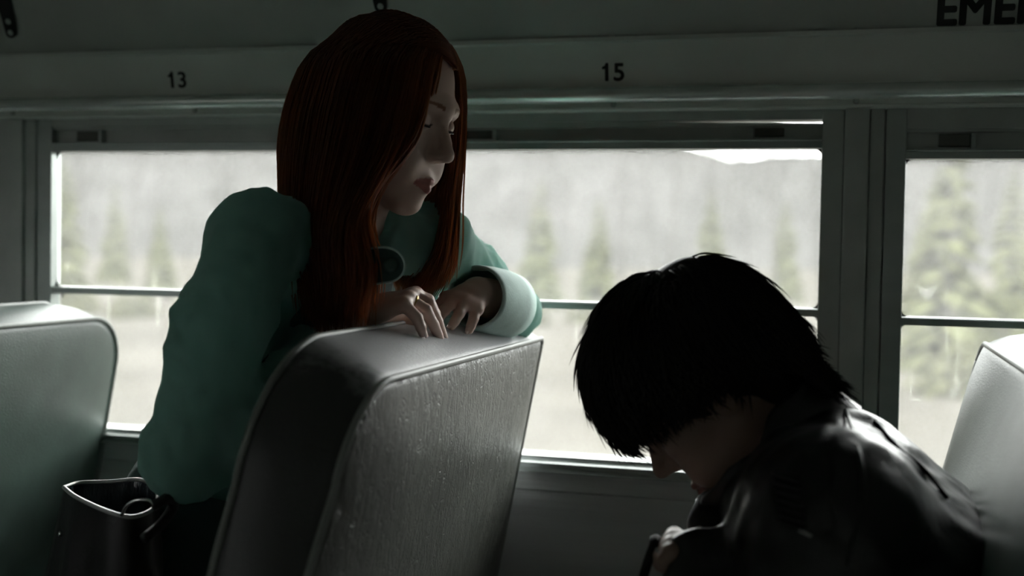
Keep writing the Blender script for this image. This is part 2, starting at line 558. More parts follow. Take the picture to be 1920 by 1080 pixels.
# header over the windows: number panel, rounded grab rail, fascia
hd = MB()
hp = [(-0.036, 1.442), (-0.036, 1.4355), (-0.026, 1.434), (-0.013, 1.370), (-0.016, 1.367)]
for k in range(9):
    a = math.radians(60 + k * 27)
    hp.append((-0.016 - 0.011 * math.sin(a) * 1.0, 1.3575 + 0.0105 * math.cos(a)))
hp += [(-0.010, 1.3475), (-0.007, 1.3465), (-0.007, 1.3395), (-0.0115, 1.3385), (-0.0115, 1.3355), (-0.004, 1.3335), (0.05, 1.3335), (0.05, 1.442)]
hd.prism_x(hp, X0, X1)
head = hd.build('trim_1', MT['panel']); auto_smooth(head, 32)
rp = [(-0.0175 - 0.0125 * math.cos(a), 1.3572 + 0.0118 * math.sin(a)) for a in np.linspace(0, 2 * math.pi, 25)[:-1]]
auto_smooth(MB().prism_x(rp, X0, X1).build('grab_rail', MT['rail'], head), 40)
tag(head, kind='structure', label='grey number panel and rounded rail above the bus windows')

# sill below the windows
sp = [(-0.004, 0.7735), (-0.0150, 0.7735), (-0.0150, 0.7755), (-0.002, 0.7785), (-0.001, 0.7855), (-0.0110, 0.7865), (-0.0110, 0.788), (0.0, 0.7905), (0.002, 0.793), (0.05, 0.793), (0.05, 0.7745)]
sill = MB().prism_x(sp, X0, X1).build('trim_2', MT['alu']); tag(sill, kind='structure', label='aluminium sill with two bright ridges under the windows')


# screws
def screw(p, nrm, par):
    s = MB().lathe(p, nrm, [(0, 0.0048), (0.0012, 0.0048), (0.0024, 0.003), (0.0024, 0.0012), (0.0015, 0.0008)], 12)
    return s.build('screw', MT['alu_dark'], par, True)


for k in range(-8, 8):
    x = 0.003 + k * PITCHX / 2
    if not (-1.9 < x < 0.9): continue
    screw((x, -0.007, 1.344), (0, -1, 0), head)
    p, d = on_ceiling(0.006)
    screw((x, p[0], p[1]), (0, -d[1], d[0]) if -d[1] < 0 else (0, d[1], -d[0]), ceil_o)


# lettering (flat paint, a fraction of a millimetre proud)
def lettering(name, txt, size, origin, ex, ez, parent, bold=0.0, sx=1.0):
    cu = bpy.data.curves.new(name, 'FONT')
    cu.body = txt; cu.size = size; cu.extrude = 0.0003
    cu.align_x = 'LEFT'
    tmp = bpy.data.objects.new('tmp_text', cu); COL.objects.link(tmp)
    dg = bpy.context.evaluated_depsgraph_get()
    me = bpy.data.meshes.new_from_object(tmp.evaluated_get(dg))
    bpy.data.objects.remove(tmp, do_unlink=True)
    ex = np.array(ex, float); ez = np.array(ez, float); n = np.cross(ex, ez)
    base = [(v.co.x * sx, v.co.y, v.co.z) for v in me.vertices]; pol = [tuple(p.vertices) for p in me.polygons]
    bpy.data.meshes.remove(me)
    mb = MB()
    if txt[0] == '1':                                      # a flagged one, as painted
        h = size * 0.70; wd = size * 0.115
        keep = [i for i, b_ in enumerate(base) if b_[0] > size * 0.30 * sx]
        remap = {o: i for i, o in enumerate(keep)}
        pol = [tuple(remap[i] for i in p) for p in pol if all(i in remap for i in p)]
        base = [base[i] for i in keep]
        one = [(0.20, 0.0), (0.20 + 0.10, 0.0), (0.30, 0.70), (0.225, 0.70), (0.19, 0.60), (0.085, 0.55), (0.085, 0.485), (0.20, 0.515)]
        vv = [(q[0] * size * sx, q[1] * size, 0.0) for q in one] + [(q[0] * size * sx, q[1] * size, -0.0003) for q in one]
        nb_ = len(base); m_ = len(one)
        base = base + vv
        pol = pol + [tuple(nb_ + i for i in range(m_)), tuple(nb_ + m_ + i for i in range(m_))[::-1]] + [(nb_ + i, nb_ + m_ + i, nb_ + m_ + (i + 1) % m_, nb_ + (i + 1) % m_) for i in range(m_)]
    for k in range(8):                                     # heavier strokes
        dx, dy = bold * math.cos(k * math.pi / 4), bold * math.sin(k * math.pi / 4)
        mb.add([np.array(origin) + ex * (a + dx) + ez * (b + dy) + n * (c + 0.0004 + k * 0.00001) for a, b, c in base], pol)
    me = mb.mesh(name, False)
    return link(name, me, MT['ink'], parent)


pn = np.array([0, -0.013 - 0.026 * 0, 0])
ezp = np.array([0, -0.013, 0.064]); ezp /= np.linalg.norm(ezp)
for txt, px, py in (('13', 314, 164), ('15', 1126, 151)):
    z = at(px, py, -0.0165)
    lettering('number_marking', txt, 0.0365, (z[0], -0.013 - 0.013 * (z[2] - 1.370) / 0.064, z[2]), (1, 0, 0), ezp, head, 0.0009, 1.04)
p, d = on_ceiling(0.009)
z = at(1752, 50, p[0])
lettering('letter_marking', 'EMERGENCY', 0.064, (z[0], p[0], p[1]), (1, 0, 0), (0, d[0], d[1]), ceil_o, 0.0021, 0.92)

# black brackets hanging from the ceiling at the posts, and the seams between the ceiling sheets
for i, (x, low) in enumerate(((-1.392, 0.036), (-0.712, 0.058), (0.012, 0.071))):
    b = MB()
    lean = 0.16 if i == 0 else 0.05
    rows = []
    for s_, hw in ((0.0, 0.0), (0.0012, 0.0055), (0.004, 0.0092), (0.010, 0.0105), (0.024, 0.0115), (0.034, 0.012), (0.09, 0.014), (0.14, 0.014)):
        p, d = on_ceiling(low + s_)
        xx = x + lean * s_
        nrm = np.array([0, -d[1], d[0]])
        if nrm[2] > 0: nrm = -nrm
        c = np.array([xx, p[0], p[1]])
        rows.append((c, nrm, max(hw, 0.001)))
    vs = []; fs = []
    for (c, nrm, hw) in rows:
        for sx_, h_ in ((-1, 0.0005), (1, 0.0005), (1, 0.006), (-1, 0.006)):
            vs.append(c + np.array([sx_ * hw, 0, 0]) + nrm * h_)
    for k in range(len(rows) - 1):
        for j in range(4):
            fs.append((4 * k + j, 4 * k + (j + 1) % 4, 4 * k + 4 + (j + 1) % 4, 4 * k + 4 + j))
    fs += [(0, 1, 2, 3), tuple(4 * (len(rows) - 1) + j for j in range(4))]
    b.add(vs, fs)
    br = b.build('hanging_bracket', MT['steel'], ceil_o)
    for s_ in ((0.010, 0.030) if i == 0 else (0.010,)):
        p, d = on_ceiling(low + s_); nrm = np.array([0, -d[1], d[0]])
        if nrm[2] > 0: nrm = -nrm
        c = np.array([x + lean * s_, p[0], p[1]]) + nrm * 0.006
        rv = MB().lathe(c, nrm, [(0, 0.005), (0.001, 0.005), (0.002, 0.003)], 12).build('rivet', MT['alu'], ceil_o, True)
for x in (-1.425, -0.711, 0.003, 0.717):
    pts = [np.array([x, on_ceiling(s_)[0][0], on_ceiling(s_)[0][1]]) for s_ in np.linspace(0.004, 0.5, 14)]
    vs = []; fs = []
    for pt in pts:
        vs += [pt + np.array([-0.011, -0.0006, -0.0006]), pt + np.array([0.011, -0.0006, -0.0006]), pt + np.array([0.011, 0.001, 0.001]), pt + np.array([-0.011, 0.001, 0.001])]
    for k in range(len(pts) - 1):
        for j in range(4): fs.append((4 * k + j, 4 * k + (j + 1) % 4, 4 * k + 4 + (j + 1) % 4, 4 * k + 4 + j))
    fs += [(0, 1, 2, 3), tuple(4 * (len(pts) - 1) + j for j in range(4))]
    MB().add(vs, fs).build('ceiling_seam_strip', MT['ceiling'], ceil_o)

# posts between the windows
post_label = {1: 'narrow grey window post at the left edge', 2: 'grey window post behind the red hair', 3: 'broad grey window post behind the dark-haired head'}
n_trim = 3
for i, x in enumerate(POST):
    m = MB()
    m.box((x - 0.0165, -0.0075, 0.793), (x + 0.0175, 0.05, 1.3335), 0.002)
    m.box((x - 0.0450, 0.030, 0.785), (x + 0.062, 0.041, 1.34))
    o = m.build('trim_%d' % n_trim, MT['alu_dark']); n_trim += 1
    tag(o, kind='structure', label='grey metal post between the bus windows')


# windows
WIN = {}


def window(n, xa, xb, drop, gap):
    root = empty('window_%d' % n, (xa + 0.3, 0.0, 0.793)); WIN[n] = root
    tag(root, kind='structure', label='aluminium framed bus window with split panes')
    a = xa + 0.0185; b = xb - 0.0175            # outer edges of the frame
    g0 = xa + 0.0695; g1 = xb - 0.0490          # glass edges
    zt = 1.3335
    MB().box((a, 0.0, 0.793), (a + 0.0205, 0.05, zt), 0.0015).build('window_frame', MT['alu_dark'], root)
    MB().box((a + 0.0225, 0.003, 0.793), (g0, 0.031, zt), 0.0015).build('window_frame', MT['alu'], root)
    MB().box((g1, 0.003, 0.793), (b, 0.031, zt), 0.0015).build('window_frame', MT['alu_dark'], root)
    hb = 1.3195 - (0.016 if drop > 0.01 else 0)
    MB().box((g0, 0.004, hb), (g1, 0.05, zt), 0.001).build('frame_header', MT['alu_dark'], root)
    MB().box((g0, 0.004, 0.793), (g1, 0.05, 0.7968), 0.001).build('frame_sill', MT['alu'], root)
    # upper sash
    st = hb - gap; sr = 1.277 - drop
    MB().box((g0, 0.020, sr + 0.012), (g1, 0.032, st), 0.0005).build('sash_channel', MT['alu_dark'], root)
    zl = st - 0.0035                                # the top sash hangs a little askew: any gap opens towards the rear
    xs_ = (g0, g0 + (g1 - g0) * 0.42, g1); zs_ = (hb + 0.0004, hb + 0.0004, st) if gap > 0 else (st, st, st)
    vs = []; fs = []
    for x_, z_ in zip(xs_, zs_): vs += [(x_, 0.010, zl), (x_, 0.032, zl), (x_, 0.032, z_), (x_, 0.010, z_)]
    for k in range(2):
        for j in range(4): fs.append((4 * k + j, 4 * k + (j + 1) % 4, 4 * k + 4 + (j + 1) % 4, 4 * k + 4 + j))
    fs += [(0, 1, 2, 3), (8, 9, 10, 11)]
    MB().add(vs, fs).build('sash_lip', MT['alu_dark'], root)
    MB().prism_x([(0.004, sr), (0.004, sr + 0.0105), (0.002, sr + 0.012), (0.002, sr + 0.0145), (0.032, sr + 0.0145), (0.032, sr)], g0, g1).build('sash_rail', MT['alu'], root)
    for side in (-1, 1):
        xc = g0 + 0.066 if side < 0 else g1 - 0.077
        w_ = 0.0215
        lt = MB().box((xc - w_, 0.0125, sr + 0.0185), (xc + w_, 0.0215, st - 0.0065), 0.001).build('latch', MT['latch'], root)
        xb_ = xc + w_ + 0.0045 if side < 0 else xc - w_ - 0.0045
        MB().box((xb_ - 0.0035, 0.0105, sr + 0.0155), (xb_ + 0.0035, 0.0215, st - 0.0045), 0.001).build('latch_bar', MT['alu'], lt)
    mr = 1.0285 - drop * 0.5
    MB().prism_x([(0.006, mr), (0.006, mr + 0.009), (0.003, mr + 0.0105), (0.006, mr + 0.012), (0.034, mr + 0.012), (0.034, mr)], g0, g1).build('mid_rail', MT['alu'], root)
    MB().box((g0 - 0.004, 0.021, mr + 0.010), (g1 + 0.004, 0.0245, sr + 0.002)).build('pane', MT['glass'], root)
    MB().box((g0 - 0.004, 0.036, 0.794), (g1 + 0.004, 0.0395, mr + 0.002)).build('pane', MT['glass'], root)
    # rounded rubber corners of the panes
    for (z0, z1, y_) in ((mr + 0.012, sr, 0.0195), (0.7968, mr, 0.034)):
        mb = MB()
        R = 0.011
        for (cx, sx_) in ((g0, 1), (g1, -1)):
            for (cz, sz_) in ((z0, 1), (z1, -1)):
                poly = [(cx, cz)]
                for k in range(6):
                    t = math.pi / 2 * k / 5
                    poly.append((cx + sx_ * (R - R * math.sin(t)), cz + sz_ * (R - R * math.cos(t))))
                nn = len(poly)
                vs = [(q[0], y_, q[1]) for q in poly] + [(q[0], y_ + 0.004, q[1]) for q in poly]
                fs = [tuple(range(nn)), tuple(range(nn, 2 * nn))[::-1]] + [(k, (k + 1) % nn, nn + (k + 1) % nn, nn + k) for k in range(nn)]
                mb.add(vs, fs)
        mb.build('pane_gasket', MT['rubber'], root)


for i in range(len(POST) - 1):
    d_, g_ = {2: (0.0, 0.0), 3: (0.0, 0.0052), 4: (0.016, 0.0)}.get(i, (0.0, 0.0))
    window(i + 1, POST[i], POST[i + 1], d_, g_)


def smear(pts, wd, y):
    """a dried smear on the inner face of a pane: an uneven film with a little thickness"""
    P = catmull([at(a_, b_, y) for a_, b_ in pts], 5 * len(pts)); W = np.interp(np.linspace(0, 1, len(P)), np.linspace(0, 1, len(wd)), wd)
    W = W * RNG.uniform(0.7, 1.25, len(P))
    T = np.gradient(P, axis=0); T /= np.linalg.norm(T, axis=1)[:, None]
    S_ = np.stack([T[:, 2], np.zeros(len(P)), -T[:, 0]], 1)
    vs = []; fs = []
    for i in range(len(P)):
        for sg, dy in ((-1, 0), (1, 0), (1, 0.0003), (-1, 0.0003)):
            q = P[i] + S_[i] * sg * W[i]; q[1] = y + dy; vs.append(q)
    for i in range(len(P) - 1):
        for j in range(4): fs.append((4 * i + j, 4 * i + (j + 1) % 4, 4 * i + 4 + (j + 1) % 4, 4 * i + 4 + j))
    fs += [(0, 1, 2, 3), tuple(4 * (len(P) - 1) + j for j in range(4))]
    MB().add(vs, fs).build('dried_smear', MT['smear'], WIN[5])


smear([(1718, 535), (1730, 545), (1738, 552), (1748, 543), (1760, 536)], (0.0015, 0.005, 0.009, 0.005, 0.002), 0.0205)
smear([(1795, 612), (1796, 650), (1794, 690), (1791, 715)], (0.0006, 0.0012, 0.001, 0.003), 0.0355)
smear([(1797, 712), (1793, 725), (1787, 738), (1781, 748)], (0.003, 0.006, 0.005, 0.002), 0.0355)
smear([(1708, 690), (1709, 720), (1707, 750)], (0.0006, 0.0012, 0.0008), 0.0355)
smear([(1712, 752), (1720, 748), (1730, 753)], (0.001, 0.003, 0.001), 0.0355)
smear([(120, 492), (128, 500), (122, 508)], (0.001, 0.003, 0.001), 0.0205)

# ------------------------------------------------------------------ bench seats
def rr_outline(y_wall, y_aisle, zt, zb, rw, ra, flare, n=12):
    """outline (y,z) from the wall foot over the top to the aisle foot"""
    pts = [(y_wall, z) for z in np.linspace(zb, zt - rw, 8)]
    for k in range(1, n + 1):
        t = math.pi / 2 * k / n
        pts.append((y_wall - rw + rw * math.cos(t), zt - rw + rw * math.sin(t)))
    for s_ in np.linspace(0, 1, 10)[1:-1]:
        pts.append((y_wall - rw + (y_aisle + ra - y_wall + rw) * s_, zt))
    for k in range(0, n + 1):
        t = math.pi / 2 * (1 - k / n)
        pts.append((y_aisle + ra - ra * math.cos(t), zt - ra + ra * math.sin(t)))
    for z in np.linspace(zt - ra, zb, 9)[1:]:
        pts.append((y_aisle - flare * (1 - math.exp(-(zt - ra - z) / 0.1)), z))
    return np.array(pts)


def bench(label, xr, vin, rear, front, lean_r=0.18, lean_f=0.18, crown=0.007, edge=None):
    """rear / front: dict(y0, y1, zt, rw, ra, flare) of the two piped outlines; xr, xf the face at the top"""
    root = empty('bench_seat', (xr - 0.3, -0.42, 0.0))
    tag(root, label, 'seat', 'bench seats along the window wall')
    zb = 0.36
    A = rr_outline(rear['y0'], rear['y1'], rear['zt'], zb, rear['rw'], rear['ra'], rear['flare'])
    B = rr_outline(front['y0'], front['y1'], front['zt'], zb, front['rw'], front['ra'], front['flare'])
    xA = lambda z: xr - lean_r * (rear['zt'] - z)
    xf = xr + front['dx']
    xB = lambda z: xf - lean_f * (front['zt'] - z)
    PA = np.array([(xA(z), y, z) for y, z in A]); PB = np.array([(xB(z), y, z) for y, z in B])
    n = len(PA)
    rows = []
    # rear face rings (inside -> piping), border, front face rings
    def ring(P, s_, bulge, sgn):
        c = np.array([0, P[:, 1].mean(), 0.62])
        q = P.copy()
        q[:, 1] = c[1] + (P[:, 1] - c[1]) * s_
        q[:, 2] = np.where(P[:, 2] > c[2], c[2] + (P[:, 2] - c[2]) * s_, P[:, 2])
        return q, bulge * sgn
    seq = []
    for s_, bu in ((0.02, 0.016), (0.35, 0.0155), (0.62, 0.014), (0.82, 0.011), (0.92, 0.0075), (0.97, 0.0035)):
        q, b_ = ring(PA, s_, bu, 1)
        q[:, 0] = np.array([xA(z) for z in q[:, 2]]) + b_
        seq.append(q)
    seq.append(PA)
    for t in (0.12, 0.3, 0.5, 0.7, 0.88):
        q = PA * (1 - t) + PB * t
        o_ = crown * math.sin(math.pi * t)
        nrm = np.gradient((A * (1 - t) + B * t), axis=0); nn = np.stack([nrm[:, 1], -nrm[:, 0]], 1); nn /= np.linalg.norm(nn, axis=1)[:, None] + 1e-9
        mid = np.array([-0.4, 0.6])
        sg = np.sign(((A - mid) * nn).sum(1))[:, None]
        nn *= np.where(sg == 0, 1, sg)
        q[:, 1:] += nn * o_
        q[:, 1] = np.minimum(q[:, 1], -0.004)
        seq.append(q)
    seq.append(PB)
    for s_, bu in ((0.97, 0.0035), (0.92, 0.0075), (0.82, 0.012), (0.62, 0.018), (0.35, 0.022), (0.02, 0.023)):
        q, b_ = ring(PB, s_, bu, -1)
        q[:, 0] = np.array([xB(z) for z in q[:, 2]]) + b_
        seq.append(q)
    vs = np.vstack(seq); m = len(seq); fs = []
    for i in range(m - 1):
        for k in range(n - 1):
            fs.append((i * n + k, i * n + k + 1, (i + 1) * n + k + 1, (i + 1) * n + k))
        fs.append((i * n + n - 1, i * n, (i + 1) * n, (i + 1) * n + n - 1))
    fs.append(tuple(range(n))[::-1]); fs.append(tuple((m - 1) * n + k for k in range(n)))
    bk = MB().add(vs, fs).build('backrest', vin, root, True, fix=False)
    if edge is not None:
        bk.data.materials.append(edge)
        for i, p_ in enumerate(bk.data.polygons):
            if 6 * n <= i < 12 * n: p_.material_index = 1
    bm = bmesh.new(); bm.from_mesh(bk.data); bmesh.ops.recalc_face_normals(bm, faces=bm.faces[:]); bm.to_mesh(bk.data); bm.free()
    for P in (PA, PB):
        MB().tube(catmull(P, 160), 0.0042, 8).build('piping', MT['piping'], bk, True)
    # cushion, frame and legs
    x1 = xB(0.46) - 0.0; x0 = x1 - 0.40
    cu = MB().box((x0, -0.80, 0.34), (x1 + 0.02, -0.02, 0.45), 0.03).build('seat_cushion', vin, root, True)
    MB().tube([(x0 + 0.03, -0.05, 0.33), (x0 + 0.03, -0.78, 0.33)], 0.014, 8).build('frame_rail', MT['steel'], root, True)
    for xx in (x0 + 0.04, x1 - 0.02):
        MB().tube([(xx, -0.72, 0.34), (xx, -0.72, 0.0)], 0.015, 8).build('leg', MT['steel'], root, True)
    return root


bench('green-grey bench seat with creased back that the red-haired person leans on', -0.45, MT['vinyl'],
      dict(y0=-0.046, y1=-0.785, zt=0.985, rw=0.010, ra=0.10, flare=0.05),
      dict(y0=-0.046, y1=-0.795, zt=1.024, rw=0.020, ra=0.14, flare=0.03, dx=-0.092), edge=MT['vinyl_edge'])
bench('smooth green bench seat at the left edge of the view', -1.203, MT['vinyl_smooth'],
      dict(y0=-0.004, y1=-0.785, zt=0.993, rw=0.085, ra=0.10, flare=0.05),
      dict(y0=-0.02, y1=-0.795, zt=1.016, rw=0.085, ra=0.14, flare=0.03, dx=-0.092))
bench('pale green-grey bench seat at the right edge behind the black jacket', 0.285, MT['vinyl_smooth'],
      dict(y0=-0.012, y1=-0.785, zt=1.002, rw=0.05, ra=0.10, flare=0.05),
      dict(y0=-0.012, y1=-0.795, zt=1.000, rw=0.03, ra=0.14, flare=0.03, dx=-0.100), lean_f=0.25, crown=0.016)

# ------------------------------------------------------------------ outside: verge, wooded rise, trees
GZ = -1.0
gv = []; gf = []
nx, ny = 60, 60
for j in range(ny + 1):
    y = -40 + 195 * (j / ny)
    for i in range(nx + 1):
        x = -110 + 200 * i / nx
        gv.append((x, y, GZ + 0.15 * math.sin(x * 0.11 + y * 0.07) * min(1, abs(y) / 30) + max(0, y - 60) * 0.015))
for j in range(ny):
    for i in range(nx):
        a = j * (nx + 1) + i
        gf.append((a, a + 1, a + nx + 2, a + nx + 1))
tag(link('ground', mesh_pd('ground', gv, gf), MT['gravel'], None, True), kind='structure', label='pale dry verge beside the road')
hv = []; hf = []
nx, ny = 120, 8
for j in range(ny + 1):
    for i in range(nx + 1):
        x = -190 + 330 * i / nx
        t = j / ny
        top = 15.3 + 0.7 * math.sin(x * 0.045 + 0.8) + 0.8 * math.sin(x * 0.17) + RNG.uniform(-0.5, 0.5)
        if x > -30: top -= 2.2 * min(1, (x + 30) / 14)
        hv.append((x, 105 + 45 * t + RNG.uniform(-1, 1), GZ + (top - GZ) * math.sin(t * math.pi / 2)))
for j in range(ny):
    for i in range(nx):
        a = j * (nx + 1) + i
        hf.append((a, a + 1, a + nx + 2, a + nx + 1))
tag(link('hill', mesh_pd('hill', hv, hf), MT['hill'], None, True), kind='structure', label='pale wooded hill far behind the trees')


def bare_tree_mesh(seed, H):
    rg = np.random.default_rng(seed); m = MB()

    def grow(p, d, L, r, lev):
        n = 4 if lev < 2 else 3
        q = [p]; dd = d.copy()
        for _ in range(n):
            dd = dd + rg.normal(0, 0.10, 3) + np.array([0, 0, 0.05]); dd /= np.linalg.norm(dd)
            q.append(q[-1] + dd * L / n)
        m.tube(q, np.linspace(r, r * 0.5, len(q)), 5 if lev < 1 else 3, cap=False)
        if lev >= 3: return
        for _ in range([9, 5, 4][lev]):
            t = rg.uniform(0.3, 1.0); i = min(int(t * n), n - 1)
            b = q[i] + (q[i + 1] - q[i]) * (t * n - i)
            s_ = rg.normal(0, 1, 3); s_ -= dd * (s_ @ dd); s_ /= np.linalg.norm(s_)
            nd = dd * 0.75 + s_ * 0.7; nd /= np.linalg.norm(nd)
            grow(b, nd, L * rg.uniform(0.32, 0.5), r * 0.42, lev + 1)
    grow(np.zeros(3), np.array([0, 0, 1.0]), H, H * 0.013, 0)
    return m.mesh('bare_tree', False)


def conifer_parts(seed, H):
    rg = np.random.default_rng(seed)
    tr = MB().tube([(0, 0, 0), (0, 0, H * 0.5), (0, 0, H)], [H * 0.018, H * 0.012, H * 0.002], 6).mesh('trunk', False)
    m = MB()
    for lev in range(26):
        t = lev / 25; z = H * (0.06 + 0.92 * t)
        R = H * 0.20 * (1 - t) ** 0.8 + 0.08
        for k in range(11 - int(5 * t)):
            a = rg.uniform(0, 2 * math.pi); L = R * rg.uniform(0.7, 1.15)
            d = np.array([math.cos(a), math.sin(a), 0]); sd = np.array([-d[1], d[0], 0])
            wd = L * 0.26
            p0 = np.array([0, 0, z]); p1 = p0 + d * L * 0.55 + np.array([0, 0, -L * 0.10]); p2 = p0 + d * L + np.array([0, 0, -L * 0.35])
            up = np.array([0, 0, L * 0.13])
            m.add([p0, p1 + sd * wd, p1 - sd * wd, p1 + up, p1 - up * 1.4, p2],
                  [(0, 1, 3), (0, 3, 2), (0, 4, 1), (0, 2, 4), (5, 3, 1), (5, 2, 3), (5, 1, 4), (5, 4, 2)])
    return tr, m.mesh('foliage', False)


def scrub_mesh(seed):
    rg = np.random.default_rng(seed); m = MB()
    for k in range(420):
        v = rg.normal(0, 1, 3); v /= np.linalg.norm(v); v[2] = abs(v[2])
        c = v * np.array([1.5, 1.0, 1.3]) * rg.uniform(0.4, 1.0); s_ = rg.uniform(0.10, 0.22)
        a = rg.normal(0, 1, 3); a /= np.linalg.norm(a); b = np.cross(a, v); b /= np.linalg.norm(b) + 1e-6
        n_ = np.cross(a, b)
        m.add([c + a * s_, c + b * s_ * 0.6, c - a * s_, c - b * s_ * 0.6, c + n_ * 0.05, c - n_ * 0.05],
              [(0, 1, 4), (1, 2, 4), (2, 3, 4), (3, 0, 4), (1, 0, 5), (2, 1, 5), (3, 2, 5), (0, 3, 5)])
    return m.mesh('scrub_bush', False)


BT = [bare_tree_mesh(10 + k, 9.0) for k in range(5)]
for me in BT: me.materials.append(MT['bark'])
rg = np.random.default_rng(3)
conifer_px = [(1775, 21), (1890, 27), (1725, 34), (1010, 38), (1120, 47), (1330, 52), (120, 33), (300, 40), (1470, 56), (215, 55)]
spots = [(at(a_, 560, b_)[0], b_) for a_, b_ in conifer_px]
for k in range(4000):
    Y = rg.uniform(38, 88); u = rg.uniform(-0.12, 1.12) * 1920
    P = at(u, 560, Y)
    if len(spots) < 75 and all((P[0] - q[0]) ** 2 + (Y - q[1]) ** 2 > 3.9 ** 2 for q in spots): spots.append((P[0], Y))
for k, (X_, Y) in enumerate(spots[len(conifer_px):]):
    P = (X_, Y)
    o = bpy.data.objects.new('bare_tree', BT[k % 5]); COL.objects.link(o)
    o.location = (P[0], Y, GZ + max(0, Y - 60) * 0.015 - 0.15); o.rotation_euler = (0, 0, rg.uniform(0, 6.28)); s_ = rg.uniform(0.8, 1.3); o.scale = (s_ * 0.55, s_ * 0.55, s_)
    tag(o, 'leafless pale grey tree in the wood beyond the verge', 'tree', 'bare trees beyond the verge')
CF = [conifer_parts(30 + k, 6.0) for k in range(3)]
for t_, f_ in CF: t_.materials.append(MT['bark']); f_.materials.append(MT['needles'])
LB = 'green conifer seen through '
conifers = [(1775, 21, 0.80, LB + 'the right-hand window, tallest and nearest'), (1895, 27, 0.72, LB + 'the right-hand window, at the photo edge above the seat'),
            (1725, 34, 0.6, LB + 'the right-hand window, small one close to the post'), (1010, 38, 0.78, LB + 'the middle window, left of the dark-haired head'),
            (1120, 47, 0.75, LB + 'the middle window, faint one behind the dark-haired head'), (1330, 52, 0.85, LB + 'the middle window, far one above the dark-haired head'),
            (120, 33, 0.85, LB + 'the left window, beside the left post'), (300, 40, 0.62, LB + 'the left window, next to the teal sleeve'),
            (1470, 56, 0.8, LB + 'the middle window, far one near the right post'), (215, 55, 0.9, LB + 'the left window, faint far one')]
for k, (px, Y, s_, lab) in enumerate(conifers):
    P = at(px, 560, Y)
    root = empty('conifer', (P[0], Y, GZ)); root.scale = (s_, s_, s_); root.rotation_euler = (0, 0, k)
    for me in CF[k % 3]:
        c = bpy.data.objects.new(me.name.split('.')[0], me); COL.objects.link(c); c.parent = root
    tag(root, lab, 'tree', 'conifers beyond the verge')
SB = [scrub_mesh(60 + k) for k in range(3)]
for me in SB: me.materials.append(MT['scrub'])
bushes = [(140, 30, .62), (250, 29, .6), (372, 31, .62), (985, 29, .6), (1100, 31, .62), (1210, 29, .55), (1460, 28, .6), (1640, 23, .55), (1810, 17.6, .74), (2030, 18.5, .6), (20, 29, .5), (500, 30, .6), (640, 32, .6), (770, 30, .6), (875, 32, .55)]
for k, (px, Y, s_) in enumerate(bushes):
    P = at(px, 580, Y)
    o = bpy.data.objects.new('scrub_bush', SB[k % 3]); COL.objects.link(o)
    o.location = (P[0], Y, GZ - 0.05); o.rotation_euler = (0, 0, k * 1.3); o.scale = (s_, s_, s_)
    tag(o, 'low olive scrub bush along the edge of the verge', 'bush', 'scrub along the verge')


# ------------------------------------------------------------------ people: shared helpers
class Frame:
    """a head's own axes: forward, left, up"""
    def __init__(s, yaw, pitch, roll, scale, anchor, world):
        f = np.array([math.cos(yaw) * math.cos(pitch), math.sin(yaw) * math.cos(pitch), -math.sin(pitch)])
        l = np.array([-math.sin(yaw), math.cos(yaw), 0.0]); u = np.cross(f, l)
        l2 = l * math.cos(roll) + u * math.sin(roll); u2 = np.cross(f, l2)
        s.R = np.stack([f, l2, u2], 1) * scale
        s.o = np.array(world) - s.R @ np.array(anchor)

    def __call__(s, p):
        return np.asarray(p) @ s.R.T + s.o


